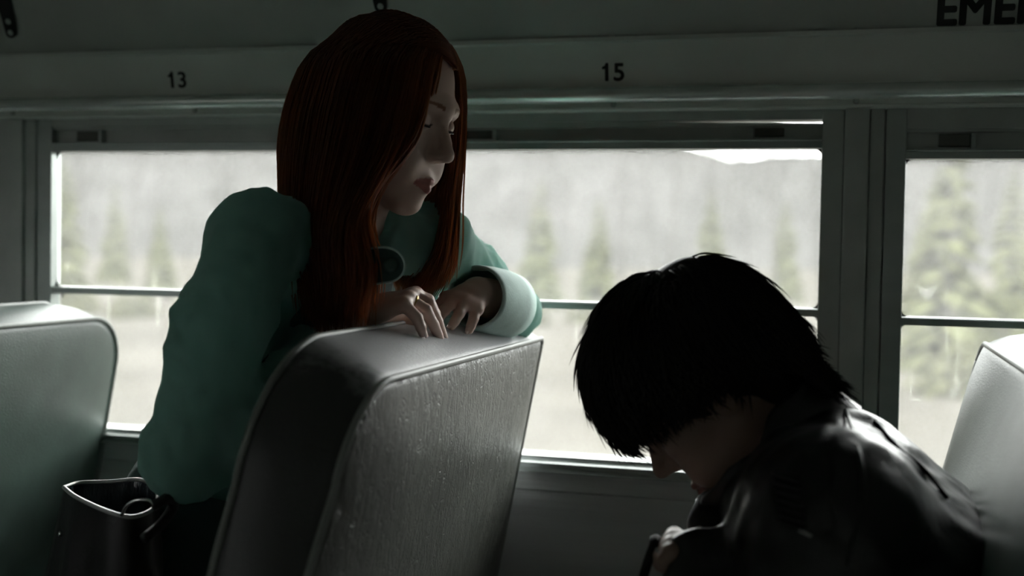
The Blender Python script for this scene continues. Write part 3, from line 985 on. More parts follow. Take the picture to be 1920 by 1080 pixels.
def head_sdf(neck_to, female=True):
    S = SDF(0.016)
    S.ell((-0.016, 0, 0.036), (0.099, 0.077, 0.090))
    S.ell((0.024, 0, -0.030), (0.064, 0.060, 0.084), k=0.03)
    jw = 0.047 if female else 0.052
    for s_ in (-1, 1):
        S.cap((-0.004, s_ * jw, -0.055), (0.056, s_ * 0.014, -0.114), 0.020, 0.016, 0.022)
        S.ell((0.058, s_ * 0.042, -0.028), (0.025, 0.022, 0.020), k=0.018)
        S.ell((0.060, s_ * 0.030, -0.066), (0.026, 0.024, 0.028), k=0.02)
    S.ell((0.066, 0, -0.114), (0.019, 0.019, 0.016), k=0.018)
    S.ell((0.071, 0, -0.084), (0.021, 0.026, 0.024), k=0.012)
    S.cap((0.070, -0.042, 0.021), (0.082, 0, 0.018), 0.012, 0.012, 0.016)
    S.cap((0.070, 0.042, 0.021), (0.082, 0, 0.018), 0.012, 0.012, 0.016)
    for s_ in (-1, 1):
        S.ell((0.094, s_ * 0.031, -0.001), (0.019, 0.018, 0.0125), k=0.010, sub=True)
        S.ell((0.0715, s_ * 0.0315, -0.002), (0.0145, 0.0165, 0.0125), k=0.004)
    S.cap((0.083, 0, 0.006), (0.1085, 0, -0.036), 0.0068, 0.0088, 0.010)
    S.cap((0.074, 0, 0.004), (0.090, 0, -0.042), 0.0085, 0.0110, 0.008)
    S.ell((0.107, 0, -0.0405), (0.0105, 0.0095, 0.0085), k=0.006)
    for s_ in (-1, 1):
        S.ell((0.0950, s_ * 0.0095, -0.0445), (0.0100, 0.0054, 0.0062), k=0.008)
        S.ell((0.102, s_ * 0.0065, -0.0515), (0.005, 0.0032, 0.003), k=0.003, sub=True)
    for s_ in (-1, 1):
        S.cap((0.077, s_ * 0.022, -0.0835), (0.0925, s_ * 0.003, -0.0790), 0.0035, 0.0052, 0.004)
        S.cap((0.077, s_ * 0.020, -0.0850), (0.0905, 0, -0.0900), 0.0038, 0.0060, 0.004)
        S.cap((0.083, s_ * 0.0225, -0.0845), (0.0975, 0, -0.0844), 0.0012, 0.0014, 0.003, sub=True)
        S.ell((-0.006, s_ * 0.078, -0.012), (0.019, 0.008, 0.031), k=0.006)
        S.ell((0.002, s_ * 0.085, -0.010), (0.009, 0.006, 0.018), k=0.005, sub=True)
    S.chain([(-0.020, 0, -0.05), (-0.028, 0, -0.11), neck_to], [0.052, 0.047, 0.055], k=0.03)
    return S


def head_tint(v, skin, lip, brow):
    """colour of the skin itself: lips, brows, lash line"""
    c = np.tile(np.array(skin, np.float32), (len(v), 1))
    x, y, z = v[:, 0], np.abs(v[:, 1]), v[:, 2]
    m = (x > 0.076) & (y < 0.0235) & (z < -0.0735 - y * 0.22) & (z > -0.0965 + y * 0.42)
    c[m] = lip
    bz = 0.0205 + 0.004 * np.sin((y - 0.012) / 0.034 * math.pi * 0.8)
    m = (x > 0.045) & (y > 0.012) & (y < 0.050) & (np.abs(z - bz) < 0.0032 * (1.25 - y / 0.07))
    c[m] = brow
    ez = -0.0068 + 0.0025 * ((y - 0.031) / 0.015) ** 2
    m = (x > 0.060) & (np.abs(y - 0.0315) < 0.0165) & (np.abs(z - ez) < 0.0016)
    c[m] = np.array(brow) * 0.3
    return c


def set_tint(me, c):
    a = me.attributes.new('tint', 'FLOAT_COLOR', 'POINT')
    a.data.foreach_set('color', np.hstack([c, np.ones((len(c), 1), np.float32)]).astype(np.float32).ravel())


def strands(curves, radii, name, material, parent, tints=None, nside=3):
    """many thin tapered hair strands as one mesh; curves (S, M, 3)"""
    C = np.asarray(curves, np.float64); S, Mn, _ = C.shape
    T = np.gradient(C, axis=1); T /= np.linalg.norm(T, axis=2, keepdims=True) + 1e-12
    ref = np.array([0.31, -0.87, 0.38]); A = np.cross(T, ref); A /= np.linalg.norm(A, axis=2, keepdims=True) + 1e-9
    B = np.cross(T, A)
    ang = 2 * np.pi * np.arange(nside) / nside
    R = np.asarray(radii)
    if R.ndim == 1: R = np.tile(R, (S, 1))
    V = C[:, :, None, :] + R[:, :, None, None] * (A[:, :, None, :] * np.cos(ang)[None, None, :, None] + B[:, :, None, :] * np.sin(ang)[None, None, :, None])
    base = (np.arange(S) * Mn * nside)[:, None, None]
    i = np.arange(Mn - 1)[None, :, None] * nside; k = np.arange(nside)[None, None, :]; k2 = (k + 1) % nside
    F = np.stack([base + i + k, base + i + k2, base + i + nside + k2, base + i + nside + k], -1).reshape(-1, 4)
    me = np_mesh(name, V.reshape(-1, 3), F)
    if tints is not None:
        set_tint(me, np.repeat(tints, Mn * nside, axis=0))
    return link(name, me, material, parent, True)


def hand(Hs, wrist, mcps, fingers, thumb, forearm, rw=0.021):
    """palm with five separate fingers; fingers = list of (pts, r0, r1)"""
    S = SDF(0.006)
    w_ = np.array(wrist); m_ = [np.array(q) for q in mcps]
    S.cap(np.array(forearm), w_, 0.031, rw, 0.012)
    for k, q in enumerate(m_):
        S.cap(w_ + (q - w_) * 0.12, q, 0.0150, 0.0098, 0.010)
    for k in range(3):
        S.cap(m_[k], m_[k + 1], 0.0085, 0.0085, 0.006)
        S.cap(w_ * 0.5 + m_[k] * 0.5, w_ * 0.5 + m_[k + 1] * 0.5, 0.0115, 0.0115, 0.008)
    for pts, r0, r1 in fingers:
        rr = np.linspace(r0, r1, len(pts))
        for i in range(len(pts) - 1):
            S.cap(pts[i], pts[i + 1], rr[i], rr[i + 1], 0.0018)
    tp, t0, t1 = thumb
    rr = np.linspace(t0, t1, len(tp))
    for i in range(len(tp) - 1): S.cap(tp[i], tp[i + 1], rr[i], rr[i + 1], 0.004)
    allp = np.vstack([np.array([wrist, forearm])] + [np.array(m_)] + [np.array(f[0]) for f in fingers] + [np.array(tp)])
    return S.mesh(allp.min(0) - 0.036, allp.max(0) + 0.036, Hs)


def nails(fingers, up, parent):
    for pts, r0, r1 in fingers:
        a, b = np.array(pts[-2]), np.array(pts[-1]); d = b - a; d /= np.linalg.norm(d)
        n = np.array(up, float); n -= d * (n @ d); n /= np.linalg.norm(n); s_ = np.cross(d, n)
        c = b + n * (r1 * 0.86) + d * 0.001
        vs = []; fs = []
        for i, t in enumerate(np.linspace(-1, 1, 6)):
            for j, q in enumerate(np.linspace(-1, 1, 5)):
                wd = 0.0044 * (1 - 0.25 * max(0, t) ** 3)
                vs.append(c + d * t * 0.0052 + s_ * q * wd - n * (q * q) * 0.0022 + n * 0.0004)
        for i in range(5):
            for j in range(4):
                fs.append((i * 5 + j, i * 5 + j + 1, i * 5 + j + 6, i * 5 + j + 5))
        mb = MB().add(vs, fs)
        o = mb.build('fingernail', MT['nail'], parent, True)
        md = o.modifiers.new('thick', 'SOLIDIFY'); md.thickness = 0.0006


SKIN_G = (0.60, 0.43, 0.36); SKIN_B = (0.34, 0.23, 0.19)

# ------------------------------------------------------------------ the red-haired person
girl = empty('person', (-0.72, -0.42, 0.45))
tag(girl, 'red-haired person in a mint cardigan kneeling and leaning on the seat back', 'person')
HG = Frame(math.radians(-13), math.radians(15), math.radians(-3), 0.905, (0.1125, 0, -0.0405), at(842, 296, -0.432))
neck_w = at(640, 500, -0.415)
Rinv = np.linalg.inv(HG.R)
neck_l = Rinv @ (neck_w - HG.o)
v, f = head_sdf(neck_l).mesh((-0.17, -0.12, -0.27), (0.14, 0.12, 0.15), 0.0021)
c_head = head_tint(v, SKIN_G, (0.46, 0.19, 0.17), (0.26, 0.12, 0.07))
vh = HG(v)

# hands: the near one (right) drapes over the seat back, the far one (left) lies flat beside it
Rw = at(684, 588, -0.452)
Rm = [at(757, 571, -0.470), at(765, 561, -0.451), at(772, 555, -0.432), at(779, 552, -0.413)]
RF = [([Rm[0], at(782, 596, -0.470), at(789, 614, -0.465), at(792, 624, -0.460)], 0.0078, 0.0056),
      ([Rm[1], at(798, 581, -0.440), at(813, 609, -0.425), at(822, 629, -0.412)], 0.0085, 0.0062),
      ([Rm[2], at(804, 569, -0.425), at(820, 602, -0.408), at(829, 627, -0.396)], 0.0086, 0.0063),
      ([Rm[3], at(803, 562, -0.400), at(816, 588, -0.385), at(822, 608, -0.376)], 0.0082, 0.0062)]
RT = ([at(700, 596, -0.432), at(735, 600, -0.405), at(768, 606, -0.392), at(790, 612, -0.384)], 0.0125, 0.0075)
Relb = at(352, 856, -0.60)
vR, fR = hand(0.0017, Rw, Rm, RF, RT, Rw + (Relb - Rw) * 0.35)
Lw = at(897, 548, -0.275)
Lm = [at(893, 579, -0.312), at(873, 568, -0.318), at(853, 562, -0.318), at(836, 560, -0.312)]
LF = [([Lm[0], at(888, 597, -0.322), at(883, 611, -0.325), at(880, 619, -0.326)], 0.0076, 0.0056),
      ([Lm[1], at(861, 588, -0.338), at(853, 602, -0.345), at(847, 611, -0.348)], 0.0079, 0.0058),
      ([Lm[2], at(833, 582, -0.335), at(823, 596, -0.343), at(816, 605, -0.346)], 0.0079, 0.0058),
      ([Lm[3], at(817, 576, -0.330), at(808, 588, -0.337), at(802, 597, -0.340)], 0.0076, 0.0057)]
LT = ([at(868, 560, -0.275), at(848, 572, -0.262), at(828, 582, -0.268), at(815, 588, -0.275)], 0.0125, 0.0080)
Lelb = at(958, 584, -0.095)
vL, fL = hand(0.0017, Lw, Lm, LF, LT, Lw + (Lelb - Lw) * 0.4)

# torso, hips and folded legs (inside the clothes)
Rsh = at(484, 446, -0.545); Lsh = at(810, 452, -0.285)
chest = at(548, 600, -0.41); belly = at(440, 830, -0.42); hip = np.array([-0.80, -0.40, 0.66])
BD = SDF(0.05)
BD.chain([neck_w, chest, belly, hip], [0.05, 0.075, 0.070, 0.09], 0.05)
BD.chain([Rsh, Relb, Rw], [0.032, 0.030, 0.022], 0.02); BD.chain([Lsh, Lelb, Lw], [0.026, 0.024, 0.021], 0.02)
BD.cap(Rsh, Lsh, 0.026, 0.026, 0.03)
for s_ in (-1, 1):
    kn = np.array([-0.735, -0.40 + s_ * 0.09, 0.535])
    BD.chain([hip + np.array([0, s_ * 0.07, 0.0]), kn, np.array([-0.98, -0.40 + s_ * 0.08, 0.50]), np.array([-1.06, -0.40 + s_ * 0.08, 0.485])], [0.066, 0.055, 0.042, 0.032], 0.03)
vB, fB = BD.mesh((-1.12, -0.74, 0.44), (-0.38, -0.04, 1.2), 0.009)
vs, fs = join_np([(vh, f), (vR, fR), (vL, fL), (vB, fB)])
me = np_mesh('body', vs, fs)
tc = np.tile(np.array(SKIN_G, np.float32), (len(vs), 1)); tc[:len(vh)] = c_head
set_tint(me, tc)
gbody = link('body', me, MT['skin'], girl, True)
nails(RF[:3], (0.5, -0.5, 0.8), girl); nails(LF[:3], (-0.2, -0.5, 0.8), girl)
# eyelashes
for s_ in (-1, 1):
    lp = [HG((0.0715 + 0.0150 * math.cos(t), s_ * (0.0315) + 0.0168 * math.sin(t), -0.0065 - 0.0015 * math.cos(t))) for t in np.linspace(-1.0, 1.0, 9)]
    MB().tube(lp, [0.0004] + [0.0010] * 7 + [0.0004], 5).build('eyelash', MT['black_hair'], girl, True)
# ring on the near hand
a, b = Rm[1], RF[1][0][1]
d = (b - a) / np.linalg.norm(b - a)
MB().lathe(a + (b - a) * 0.30, d, [(-0.0016, 0.0090), (-0.0016, 0.0098), (0.0016, 0.0098), (0.0016, 0.0090), (-0.0016, 0.0090)], 20).build('ring', MT['gold'], girl, True)


def folds(amp, freq, seed):
    rg = np.random.default_rng(seed)
    W = rg.normal(0, 1, (7, 3)); W /= np.linalg.norm(W, axis=1)[:, None]; ph = rg.uniform(0, 6.28, 7); fr = freq * rg.uniform(0.6, 1.6, 7)
    def fn(P, d):
        near = np.abs(d) < 0.03
        q = P[near]
        a = np.zeros(len(q), np.float32)
        for k in range(7):
            s_ = np.sin(q @ (W[k] * fr[k]).astype(np.float32) + ph[k] + 1.5 * np.sin(q @ (W[(k + 3) % 7] * fr[k] * 0.5).astype(np.float32)))
            a += (1 - np.abs(s_)) - 0.4
        d = d.copy(); d[near] -= amp * a / 4
        return d
    return fn


# cardigan: torso with both sleeves
CG = SDF(0.05)
CG.chain([at(595, 495, -0.41), chest, belly, hip + np.array([0.03, 0, 0.10])], [0.074, 0.090, 0.085, 0.095], 0.05)
CG.cap(Rsh, Lsh, 0.048, 0.048, 0.04)
CG.chain([Rsh, at(412, 620, -0.60), Relb], [0.053, 0.051, 0.049], 0.03)
CG.chain([Relb, at(470, 800, -0.575), Rw + (Relb - Rw) * 0.30], [0.049, 0.047, 0.034], 0.02)
CG.chain([Lsh, at(868, 512, -0.19), Lelb], [0.051, 0.047, 0.042], 0.03)
CG.chain([Lelb, at(925, 565, -0.20)], [0.041, 0.039], 0.02)
# open neckline
CG.cap(at(655, 400, -0.44), at(712, 560, -0.60), 0.050, 0.035, 0.02, sub=True)
CG.fn(folds(0.0085, 74, 5))
v, f = CG.mesh((-0.98, -0.70, 0.62), (-0.36, -0.015, 1.24), 0.0052)
me = np_mesh('cardigan', v, f)
card = link('cardigan', me, MT['cardigan'], girl, True)
# turned-back cuff of the far sleeve: an open tube with thickness
ca = at(948, 572, -0.165); cb = at(889, 556, -0.282)
ax = cb - ca; L_ = np.linalg.norm(ax)
prof = [(0.0, 0.044), (0.0, 0.0475), (L_ * 0.25, 0.0485), (L_ * 0.6, 0.0470), (L_ * 0.92, 0.0440), (L_ * 0.97, 0.0425), (L_ * 0.97, 0.0395), (L_ * 0.6, 0.041), (L_ * 0.2, 0.042)]
cf = MB().lathe(ca, ax, prof, 40).build('cuff', MT['cuff'], card, True)
# dress under the cardigan, with a rounded collar flap and a covered button
DR = SDF(0.04)
DR.chain([at(648, 520, -0.42), at(585, 640, -0.415), belly], [0.060, 0.082, 0.080], 0.05)
DR.cap(at(655, 400, -0.44), at(690, 465, -0.54), 0.036, 0.026, 0.02, sub=True)
DR.fn(folds(0.003, 60, 9))
v, f = DR.mesh((-0.86, -0.64, 0.72), (-0.42, -0.26, 1.2), 0.006)
dress = link('dress', np_mesh('dress', v, f), MT['dress'], girl, True)
# collar: a band round the neck opening ending in a rounded tab
tabc = at(730, 497, -0.522)
cn = CAM - tabc; cn /= np.linalg.norm(cn)
ex = np.cross(np.array([0, 0, 1.0]), cn); ex /= np.linalg.norm(ex); ez = np.cross(cn, ex)
pts2 = [(-0.052, 0.020), (-0.040, 0.021), (-0.026, 0.0185), (-0.012, 0.0205), (0.0, 0.0195), (0.010, 0.0150), (0.0165, 0.006), (0.0175, -0.004), (0.013, -0.013), (0.004, -0.019), (-0.008, -0.021), (-0.025, -0.024), (-0.045, -0.030), (-0.058, -0.034)]
n_ = len(pts2); vs = []; fs = []
for h_ in (0.0, 0.0035):
    for (x_, z_) in pts2:
        vs.append(tabc + ex * x_ + ez * z_ + cn * (h_ + 0.35 * min(0, x_ + 0.01) ** 1))
fs = [tuple(range(n_))[::-1], tuple(range(n_, 2 * n_))] + [(k, (k + 1) % n_, n_ + (k + 1) % n_, n_ + k) for k in range(n_)]
colr = MB().add(vs, fs).build('collar', MT['skirt'], girl)
MB().tube(catmull(np.array(vs[n_:n_ + 12]), 40), 0.0015, 6).build('collar_edging', MT['cuff'], colr, True)
MB().lathe(tabc + ex * 0.002 + cn * 0.0035, cn, [(0, 0.0085), (0.002, 0.0088), (0.0035, 0.0065), (0.0028, 0.003), (0.0028, 0.001)], 20).build('button', MT['dress'], colr, True)
# skirt over the folded legs
SK = SDF(0.06)
SK.chain([hip + np.array([0.0, 0, 0.10]), hip + np.array([-0.05, 0.0, -0.02])], [0.13, 0.15], 0.05)
SK.ell((-0.86, -0.38, 0.56), (0.20, 0.155, 0.10))
SK.fn(lambda P, d: np.maximum(d, 0.452 - P[..., 2]))
SK.fn(folds(0.010, 30, 14))
v, f = SK.mesh((-1.10, -0.62, 0.44), (-0.58, -0.13, 0.98), 0.0085)
link('skirt', np_mesh('skirt', v, f), MT['skirt'], girl, True)

# hair: guides from the parting over the head and down the chest
NG = [[(806, 66, -.428), (818, 96, -.452), (805, 150, -.482), (790, 225, -.497), (762, 280, -.507), (708, 338, -.512), (680, 410, -.525), (696, 500, -.540), (680, 602, -.535)],
      [(795, 55, -.428), (786, 92, -.468), (758, 180, -.505), (735, 270, -.515), (692, 350, -.522), (660, 430, -.532), (668, 520, -.542), (660, 612, -.535)],
      [(770, 42, -.428), (735, 88, -.482), (700, 180, -.518), (676, 280, -.527), (648, 370, -.532), (630, 450, -.535), (636, 530, -.536), (636, 622, -.530)],
      [(745, 33, -.428), (680, 80, -.482), (638, 170, -.520), (616, 280, -.527), (600, 380, -.532), (600, 460, -.535), (612, 540, -.532), (616, 620, -.528)],
      [(720, 27, -.428), (630, 78, -.465), (583, 170, -.493), (563, 280, -.503), (560, 380, -.512), (568, 470, -.518), (588, 550, -.520), (600, 614, -.520)],
      [(706, 25, -.425), (600, 88, -.425), (552, 180, -.435), (535, 280, -.450), (537, 380, -.462), (548, 470, -.475), (575, 550, -.500), (592, 606, -.505)],
      [(704, 25, -.415), (594, 92, -.375), (546, 185, -.370), (530, 280, -.385), (534, 340, -.400), (540, 420, -.420), (556, 500, -.440), (580, 570, -.470)],
      [(712, 27, -.405), (620, 90, -.335), (566, 185, -.322), (545, 280, -.330), (540, 340, -.345), (542, 400, -.360), (552, 470, -.380), (572, 540, -.410)],
      [(735, 32, -.400), (680, 80, -.310), (630, 180, -.290), (600, 280, -.295), (590, 360, -.305), (590, 430, -.320), (596, 500, -.340), (606, 560, -.370)]]
FG = [[(806, 64, -.426), (838, 90, -.418), (856, 132, -.398), (864, 200, -.372), (858, 280, -.352), (846, 360, -.345), (838, 440, -.345), (826, 500, -.352), (804, 546, -.360)],
      [(803, 60, -.424), (842, 86, -.405), (866, 140, -.372), (868, 215, -.345), (860, 300, -.330), (850, 380, -.325), (842, 450, -.328), (824, 510, -.338), (796, 548, -.348)],
      [(798, 56, -.420), (835, 80, -.385), (862, 140, -.345), (862, 215, -.320), (852, 300, -.312), (836, 380, -.312), (822, 450, -.318), (800, 510, -.330), (778, 548, -.342)],
      [(785, 48, -.415), (805, 72, -.355), (820, 140, -.315), (822, 215, -.300), (812, 300, -.298), (795, 380, -.300), (782, 450, -.308), (772, 510, -.322), (766, 545, -.335)],
      [(765, 40, -.408), (760, 70, -.330), (760, 140, -.298), (760, 215, -.288), (752, 300, -.288), (744, 380, -.294), (740, 450, -.304), (745, 510, -.320), (752, 540, -.335)]]


SK_C = np.array([-0.016, 0, 0.036]); SK_R = np.array([0.099, 0.077, 0.090])


def parting(fw, left):
    y = left / SK_R[1]; x = (fw - SK_C[0]) / SK_R[0]
    return HG(np.array([fw, left, SK_C[2] + SK_R[2] * math.sqrt(max(0.02, 1 - x * x - y * y)) + 0.003]))


def off_skull(c, gap):
    """keep hair outside the skull"""
    q = (c - HG.o) @ Rinv.T - SK_C
    k = np.linalg.norm(q / (SK_R + gap), axis=-1, keepdims=True)
    q = np.where(k < 1, q / np.maximum(k, 1e-6), q)
    return HG(q + SK_C)


def guide_strands(G, roots, n, M, spread, rg, depth=0.012, flick=0.0):
    gs = np.stack([catmull([parting(rt, 0.010)] + [at(*p) for p in g[1:]], M) for g, rt in zip(G, roots)])
    out = []; us = []
    cam_d = np.array([0.35, -0.93, 0.0])
    t = np.linspace(0, 1, M)
    for _ in range(n):
        u = rg.uniform(0, len(G) - 1.0001); i = int(u); w_ = u - i; w_ = w_ * w_ * (3 - 2 * w_)
        c = gs[i] * (1 - w_) + gs[i + 1] * w_
        off = rg.normal(0, 1, 3) * spread
        wob = np.stack([np.sin(t * rg.uniform(3, 9) + rg.uniform(0, 6.28)) for _ in range(3)], 1) * spread * 0.7
        dp = -abs(rg.normal(0, 1)) * depth
        c = c + (off + wob) * (0.15 + t[:, None] * 1.1) + cam_d * dp * (0.2 + np.minimum(1, t * 3))[:, None]
        cut = rg.uniform(0.86, 1.0)
        cc_ = np.stack([np.interp(t * cut, t, c[:, k]) for k in range(3)], 1)
        if flick: cc_ += np.outer(t ** 3, rg.normal(0, flick, 3))
        cc_ = off_skull(cc_, rg.uniform(0.002, 0.009))
        out.append(cc_); us.append(u)
    return np.array(out), np.array(us)


rg = np.random.default_rng(21)
A, uA = guide_strands(NG, (0.072, 0.062, 0.048, 0.030, 0.008, -0.016, -0.036, -0.050, -0.062), 3600, 22, 0.0042, rg, 0.016, 0.006)
B, uB = guide_strands(FG, (0.074, 0.066, 0.050, 0.022, -0.020), 1500, 22, 0.0032, rg, 0.010, 0.008)
allc = np.vstack([A, B])
tt = np.linspace(0, 1, 22)
rad = 0.00135 * np.minimum(1, (1.02 - tt) * 6) * (0.8 + 0.3 * np.minimum(1, tt * 5))
br_ = rg.uniform(0.6, 1.35, (len(allc), 1)); hue = rg.uniform(0, 1, (len(allc), 1))
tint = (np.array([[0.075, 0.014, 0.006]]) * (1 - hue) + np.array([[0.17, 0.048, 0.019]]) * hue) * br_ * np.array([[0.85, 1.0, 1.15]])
tint[:len(A)] *= 1 + 1.1 * np.clip(1.6 - uA, 0, 1)[:, None]           # window light on the front lock, put into the strand colour
tint[len(A):] = tint[len(A):] * np.array([[2.1, 2.6, 2.8]])  # backlit orange glow of the far lock painted into its tint
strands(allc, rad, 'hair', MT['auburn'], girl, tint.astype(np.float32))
# the hair close to the scalp: a cap around the skull, open at the face
HC = SDF(0.01)
HC.ell((-0.020, 0.0, 0.034), (0.100, 0.081, 0.086))
HC.ell((-0.060, 0.0, -0.040), (0.058, 0.072, 0.090), k=0.02)
HC.ell((0.092, -0.012, -0.045), (0.100, 0.066, 0.125), k=0.012, sub=True)
v, f = HC.mesh((-0.15, -0.12, -0.15), (0.12, 0.12, 0.16), 0.004)
me = np_mesh('scalp_hair', HG(v), f); set_tint(me, np.tile(np.array([0.07, 0.016, 0.007], np.float32), (len(v), 1)))
link('scalp_hair', me, MT['auburn'], girl, True)

# ------------------------------------------------------------------ the dark-haired person
boy = empty('person', (0.0, -0.50, 0.45))
tag(boy, 'dark-haired person in a black leather jacket sitting hunched with head bowed', 'person')
HB = Frame(math.radians(187), math.radians(46), 0.0, 0.935, (0.1135, 0, -0.0405), at(1237, 889, -0.50))
bneck = at(1500, 850, -0.50)
nl = np.linalg.inv(HB.R) @ (bneck - HB.o)
v, f = head_sdf(nl, False).mesh((-0.18, -0.12, -0.26), (0.14, 0.12, 0.15), 0.0023)
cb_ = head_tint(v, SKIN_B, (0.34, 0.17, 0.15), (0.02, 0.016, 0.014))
vb = HB(v)
bhip = np.array([-0.055, -0.50, 0.555])
sp0 = at(1545, 965, -0.50); sp1 = at(1610, 1070, -0.50)
nSh = at(1560, 965, -0.655); fSh = at(1545, 925, -0.345)
nEl = np.array([-0.045, -0.70, 0.665]); fEl = np.array([-0.06, -0.32, 0.70])
nWr = at(1296, 1040, -0.615); fWr = at(1312, 1052, -0.44)
BB = SDF(0.05)
BB.chain([bneck, sp0, sp1, bhip], [0.05, 0.10, 0.10, 0.12], 0.05)
BB.cap(nSh, fSh, 0.05, 0.05)
BB.chain([nSh, nEl, nWr], [0.045, 0.036, 0.024], 0.03); BB.chain([fSh, fEl, fWr], [0.045, 0.036, 0.024], 0.03)
legs = []
for s_ in (-1, 1):
    kn = np.array([-0.375, -0.50 + s_ * 0.13, 0.545]); an = np.array([-0.33, -0.50 + s_ * 0.13, 0.10])
    legs.append((bhip + np.array([-0.02, s_ * 0.085, -0.02]), kn, an))
    BB.chain([legs[-1][0], kn, an, an + np.array([-0.14, 0, -0.05])], [0.075, 0.052, 0.036, 0.032], 0.03)
vT, fT = BB.mesh((-0.56, -0.80, 0.01), (0.20, -0.22, 1.02), 0.010)
# near hand closed over the bag's edge, far hand beside it
m1 = [at(1258, 1038, -0.640), at(1258, 1027, -0.623), at(1260, 1016, -0.605), at(1265, 1006, -0.588)]
f1 = [([m1[0], at(1244, 1050, -0.645), at(1244, 1064, -0.640)], 0.0085, 0.0065), ([m1[1], at(1240, 1042, -0.630), at(1238, 1060, -0.625)], 0.0092, 0.0070),
      ([m1[2], at(1240, 1034, -0.612), at(1235, 1054, -0.608)], 0.0094, 0.0072), ([m1[3], at(1247, 1022, -0.590), at(1236, 1036, -0.590)], 0.0090, 0.0070)]
t1 = ([at(1288, 1024, -0.59), at(1272, 1030, -0.570), at(1254, 1040, -0.565)], 0.012, 0.008)
vN, fN = hand(0.0022, nWr, m1, f1, t1, nWr + (nEl - nWr) * 0.3)
m2 = [at(1282, 1044, -0.410), at(1280, 1036, -0.428), at(1281, 1030, -0.446), at(1285, 1026, -0.462)]
f2 = [([q, at(p[0], p[1], p[2]), at(p[0] - 3, p[1] + 22, p[2])], 0.009, 0.007) for q, p in zip(m2, ((1266, 1056, -0.405), (1262, 1050, -0.425), (1263, 1046, -0.446), (1268, 1042, -0.464)))]
t2 = ([at(1300, 1040, -0.47), at(1288, 1048, -0.48), at(1275, 1056, -0.485)], 0.012, 0.008)
vM, fM = hand(0.0024, fWr, m2, f2, t2, fWr + (fEl - fWr) * 0.3)
vs, fs = join_np([(vb, f), (vT, fT), (vN, fN), (vM, fM)])
me = np_mesh('body', vs, fs)
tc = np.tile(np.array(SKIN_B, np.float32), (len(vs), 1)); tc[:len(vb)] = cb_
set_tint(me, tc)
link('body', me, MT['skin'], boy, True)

# jacket
JK = SDF(0.05)
for dy in (-0.085, 0.0, 0.085):
    o_ = np.array([0, dy, 0])
    JK.chain([at(1540, 962, -0.50) + o_, at(1604, 1072, -0.50) + o_, bhip + o_ + np.array([-0.005, 0, 0.02])], [0.108 - abs(dy) * 0.3, 0.128, 0.135], 0.05)
JK.cap(nSh, fSh, 0.074, 0.074, 0.05)
JK.cap(at(1500, 885, -0.50), at(1550, 930, -0.50), 0.082, 0.09, 0.04)
JK.chain([nSh, nEl], [0.074, 0.056], 0.04); JK.chain([nEl, nWr + (nEl - nWr) * 0.06], [0.060, 0.036], 0.03)
JK.chain([fSh, fEl], [0.074, 0.056], 0.04); JK.chain([fEl, fWr + (fEl - fWr) * 0.06], [0.060, 0.036], 0.03)
JK.cap(at(1452, 838, -0.50), at(1380, 780, -0.50), 0.070, 0.075, 0.02, sub=True)
JK.fn(folds(0.007, 46, 31))
v, f = JK.mesh((-0.30, -0.82, 0.50), (0.24, -0.22, 1.05), 0.0058)
jk = link('jacket', np_mesh('jacket', v, f), MT['leather'], boy, True)
# standing collar
cc0 = at(1462, 862, -0.50); cax = at(1400, 812, -0.50) - cc0; cax /= np.linalg.norm(cax)
ref = np.cross(cax, np.array([0, 1.0, 0])); ref /= np.linalg.norm(ref)
vs = []; fs = []; nn = 44
rowsp = [(-0.030, 0.100), (0.0, 0.099), (0.022, 0.099), (0.034, 0.101), (0.037, 0.098), (0.030, 0.092), (0.0, 0.091), (-0.03, 0.092)]
for (h_, r_) in rowsp:
    for k in range(nn):
        t = 2 * math.pi * k / nn
        e1 = math.cos(t); e2 = math.sin(t)
        wob = 0.004 * math.sin(5 * t) + 0.003 * math.sin(9 * t + 1)
        vs.append(cc0 + cax * (h_ + wob * (h_ > 0)) + ref * e1 * r_ + np.array([0, 1.0, 0]) * e2 * r_ * 0.86)
for i in range(len(rowsp) - 1):
    for k in range(nn):
        fs.append((i * nn + k, i * nn + (k + 1) % nn, (i + 1) * nn + (k + 1) % nn, (i + 1) * nn + k))
MB().add(vs, fs).build('jacket_collar', MT['leather'], jk, True)
# knitted scarf bunched under the chin
SF = SDF(0.012)
ring = [cc0 + cax * 0.000 + ref * math.cos(t) * 0.066 + np.array([0, 1.0, 0]) * math.sin(t) * 0.058 for t in np.linspace(0, 2 * math.pi, 18)]
SF.chain(ring, [0.020 + 0.003 * math.sin(3 * k) for k in range(18)])
SF.chain([at(1345, 960, -0.52), at(1335, 985, -0.54), at(1350, 1030, -0.55)], [0.026, 0.024, 0.022])
SF.fn(folds(0.005, 90, 77))
allr = np.array(ring + [at(1335, 985, -0.54), at(1350, 1030, -0.55)])
v, f = SF.mesh(allr.min(0) - 0.05, allr.max(0) + 0.05, 0.0045)
link('scarf', np_mesh('scarf', v, f), MT['knit'], boy, True)


# seams, zip and quilted ridges on the near sleeve and shoulder, laid on the jacket's surface
from mathutils.bvhtree import BVHTree
jb = BVHTree.FromPolygons([tuple(q.co) for q in jk.data.vertices], [tuple(p.vertices) for p in jk.data.polygons])


def on_jacket(px, py, lift=0.001):
    d = _f + _r * (px - 960) / FPX - _u * (py - 540) / FPX; d = d / np.linalg.norm(d)
    h = jb.ray_cast(Vector(CAM), Vector(d))
    if h[0] is None: return None
    return np.array(h[0]) + np.array(h[1]) * lift * (1 if np.array(h[1]) @ d < 0 else -1)


def surf_line(name, pix, r_, material, parent):
    q = [on_jacket(*p) for p in pix]; q = [p for p in q if p is not None]
    if len(q) >= 2: return MB().tube(catmull(q, max(8, 4 * len(q))), r_, 6).build(name, material, parent, True)


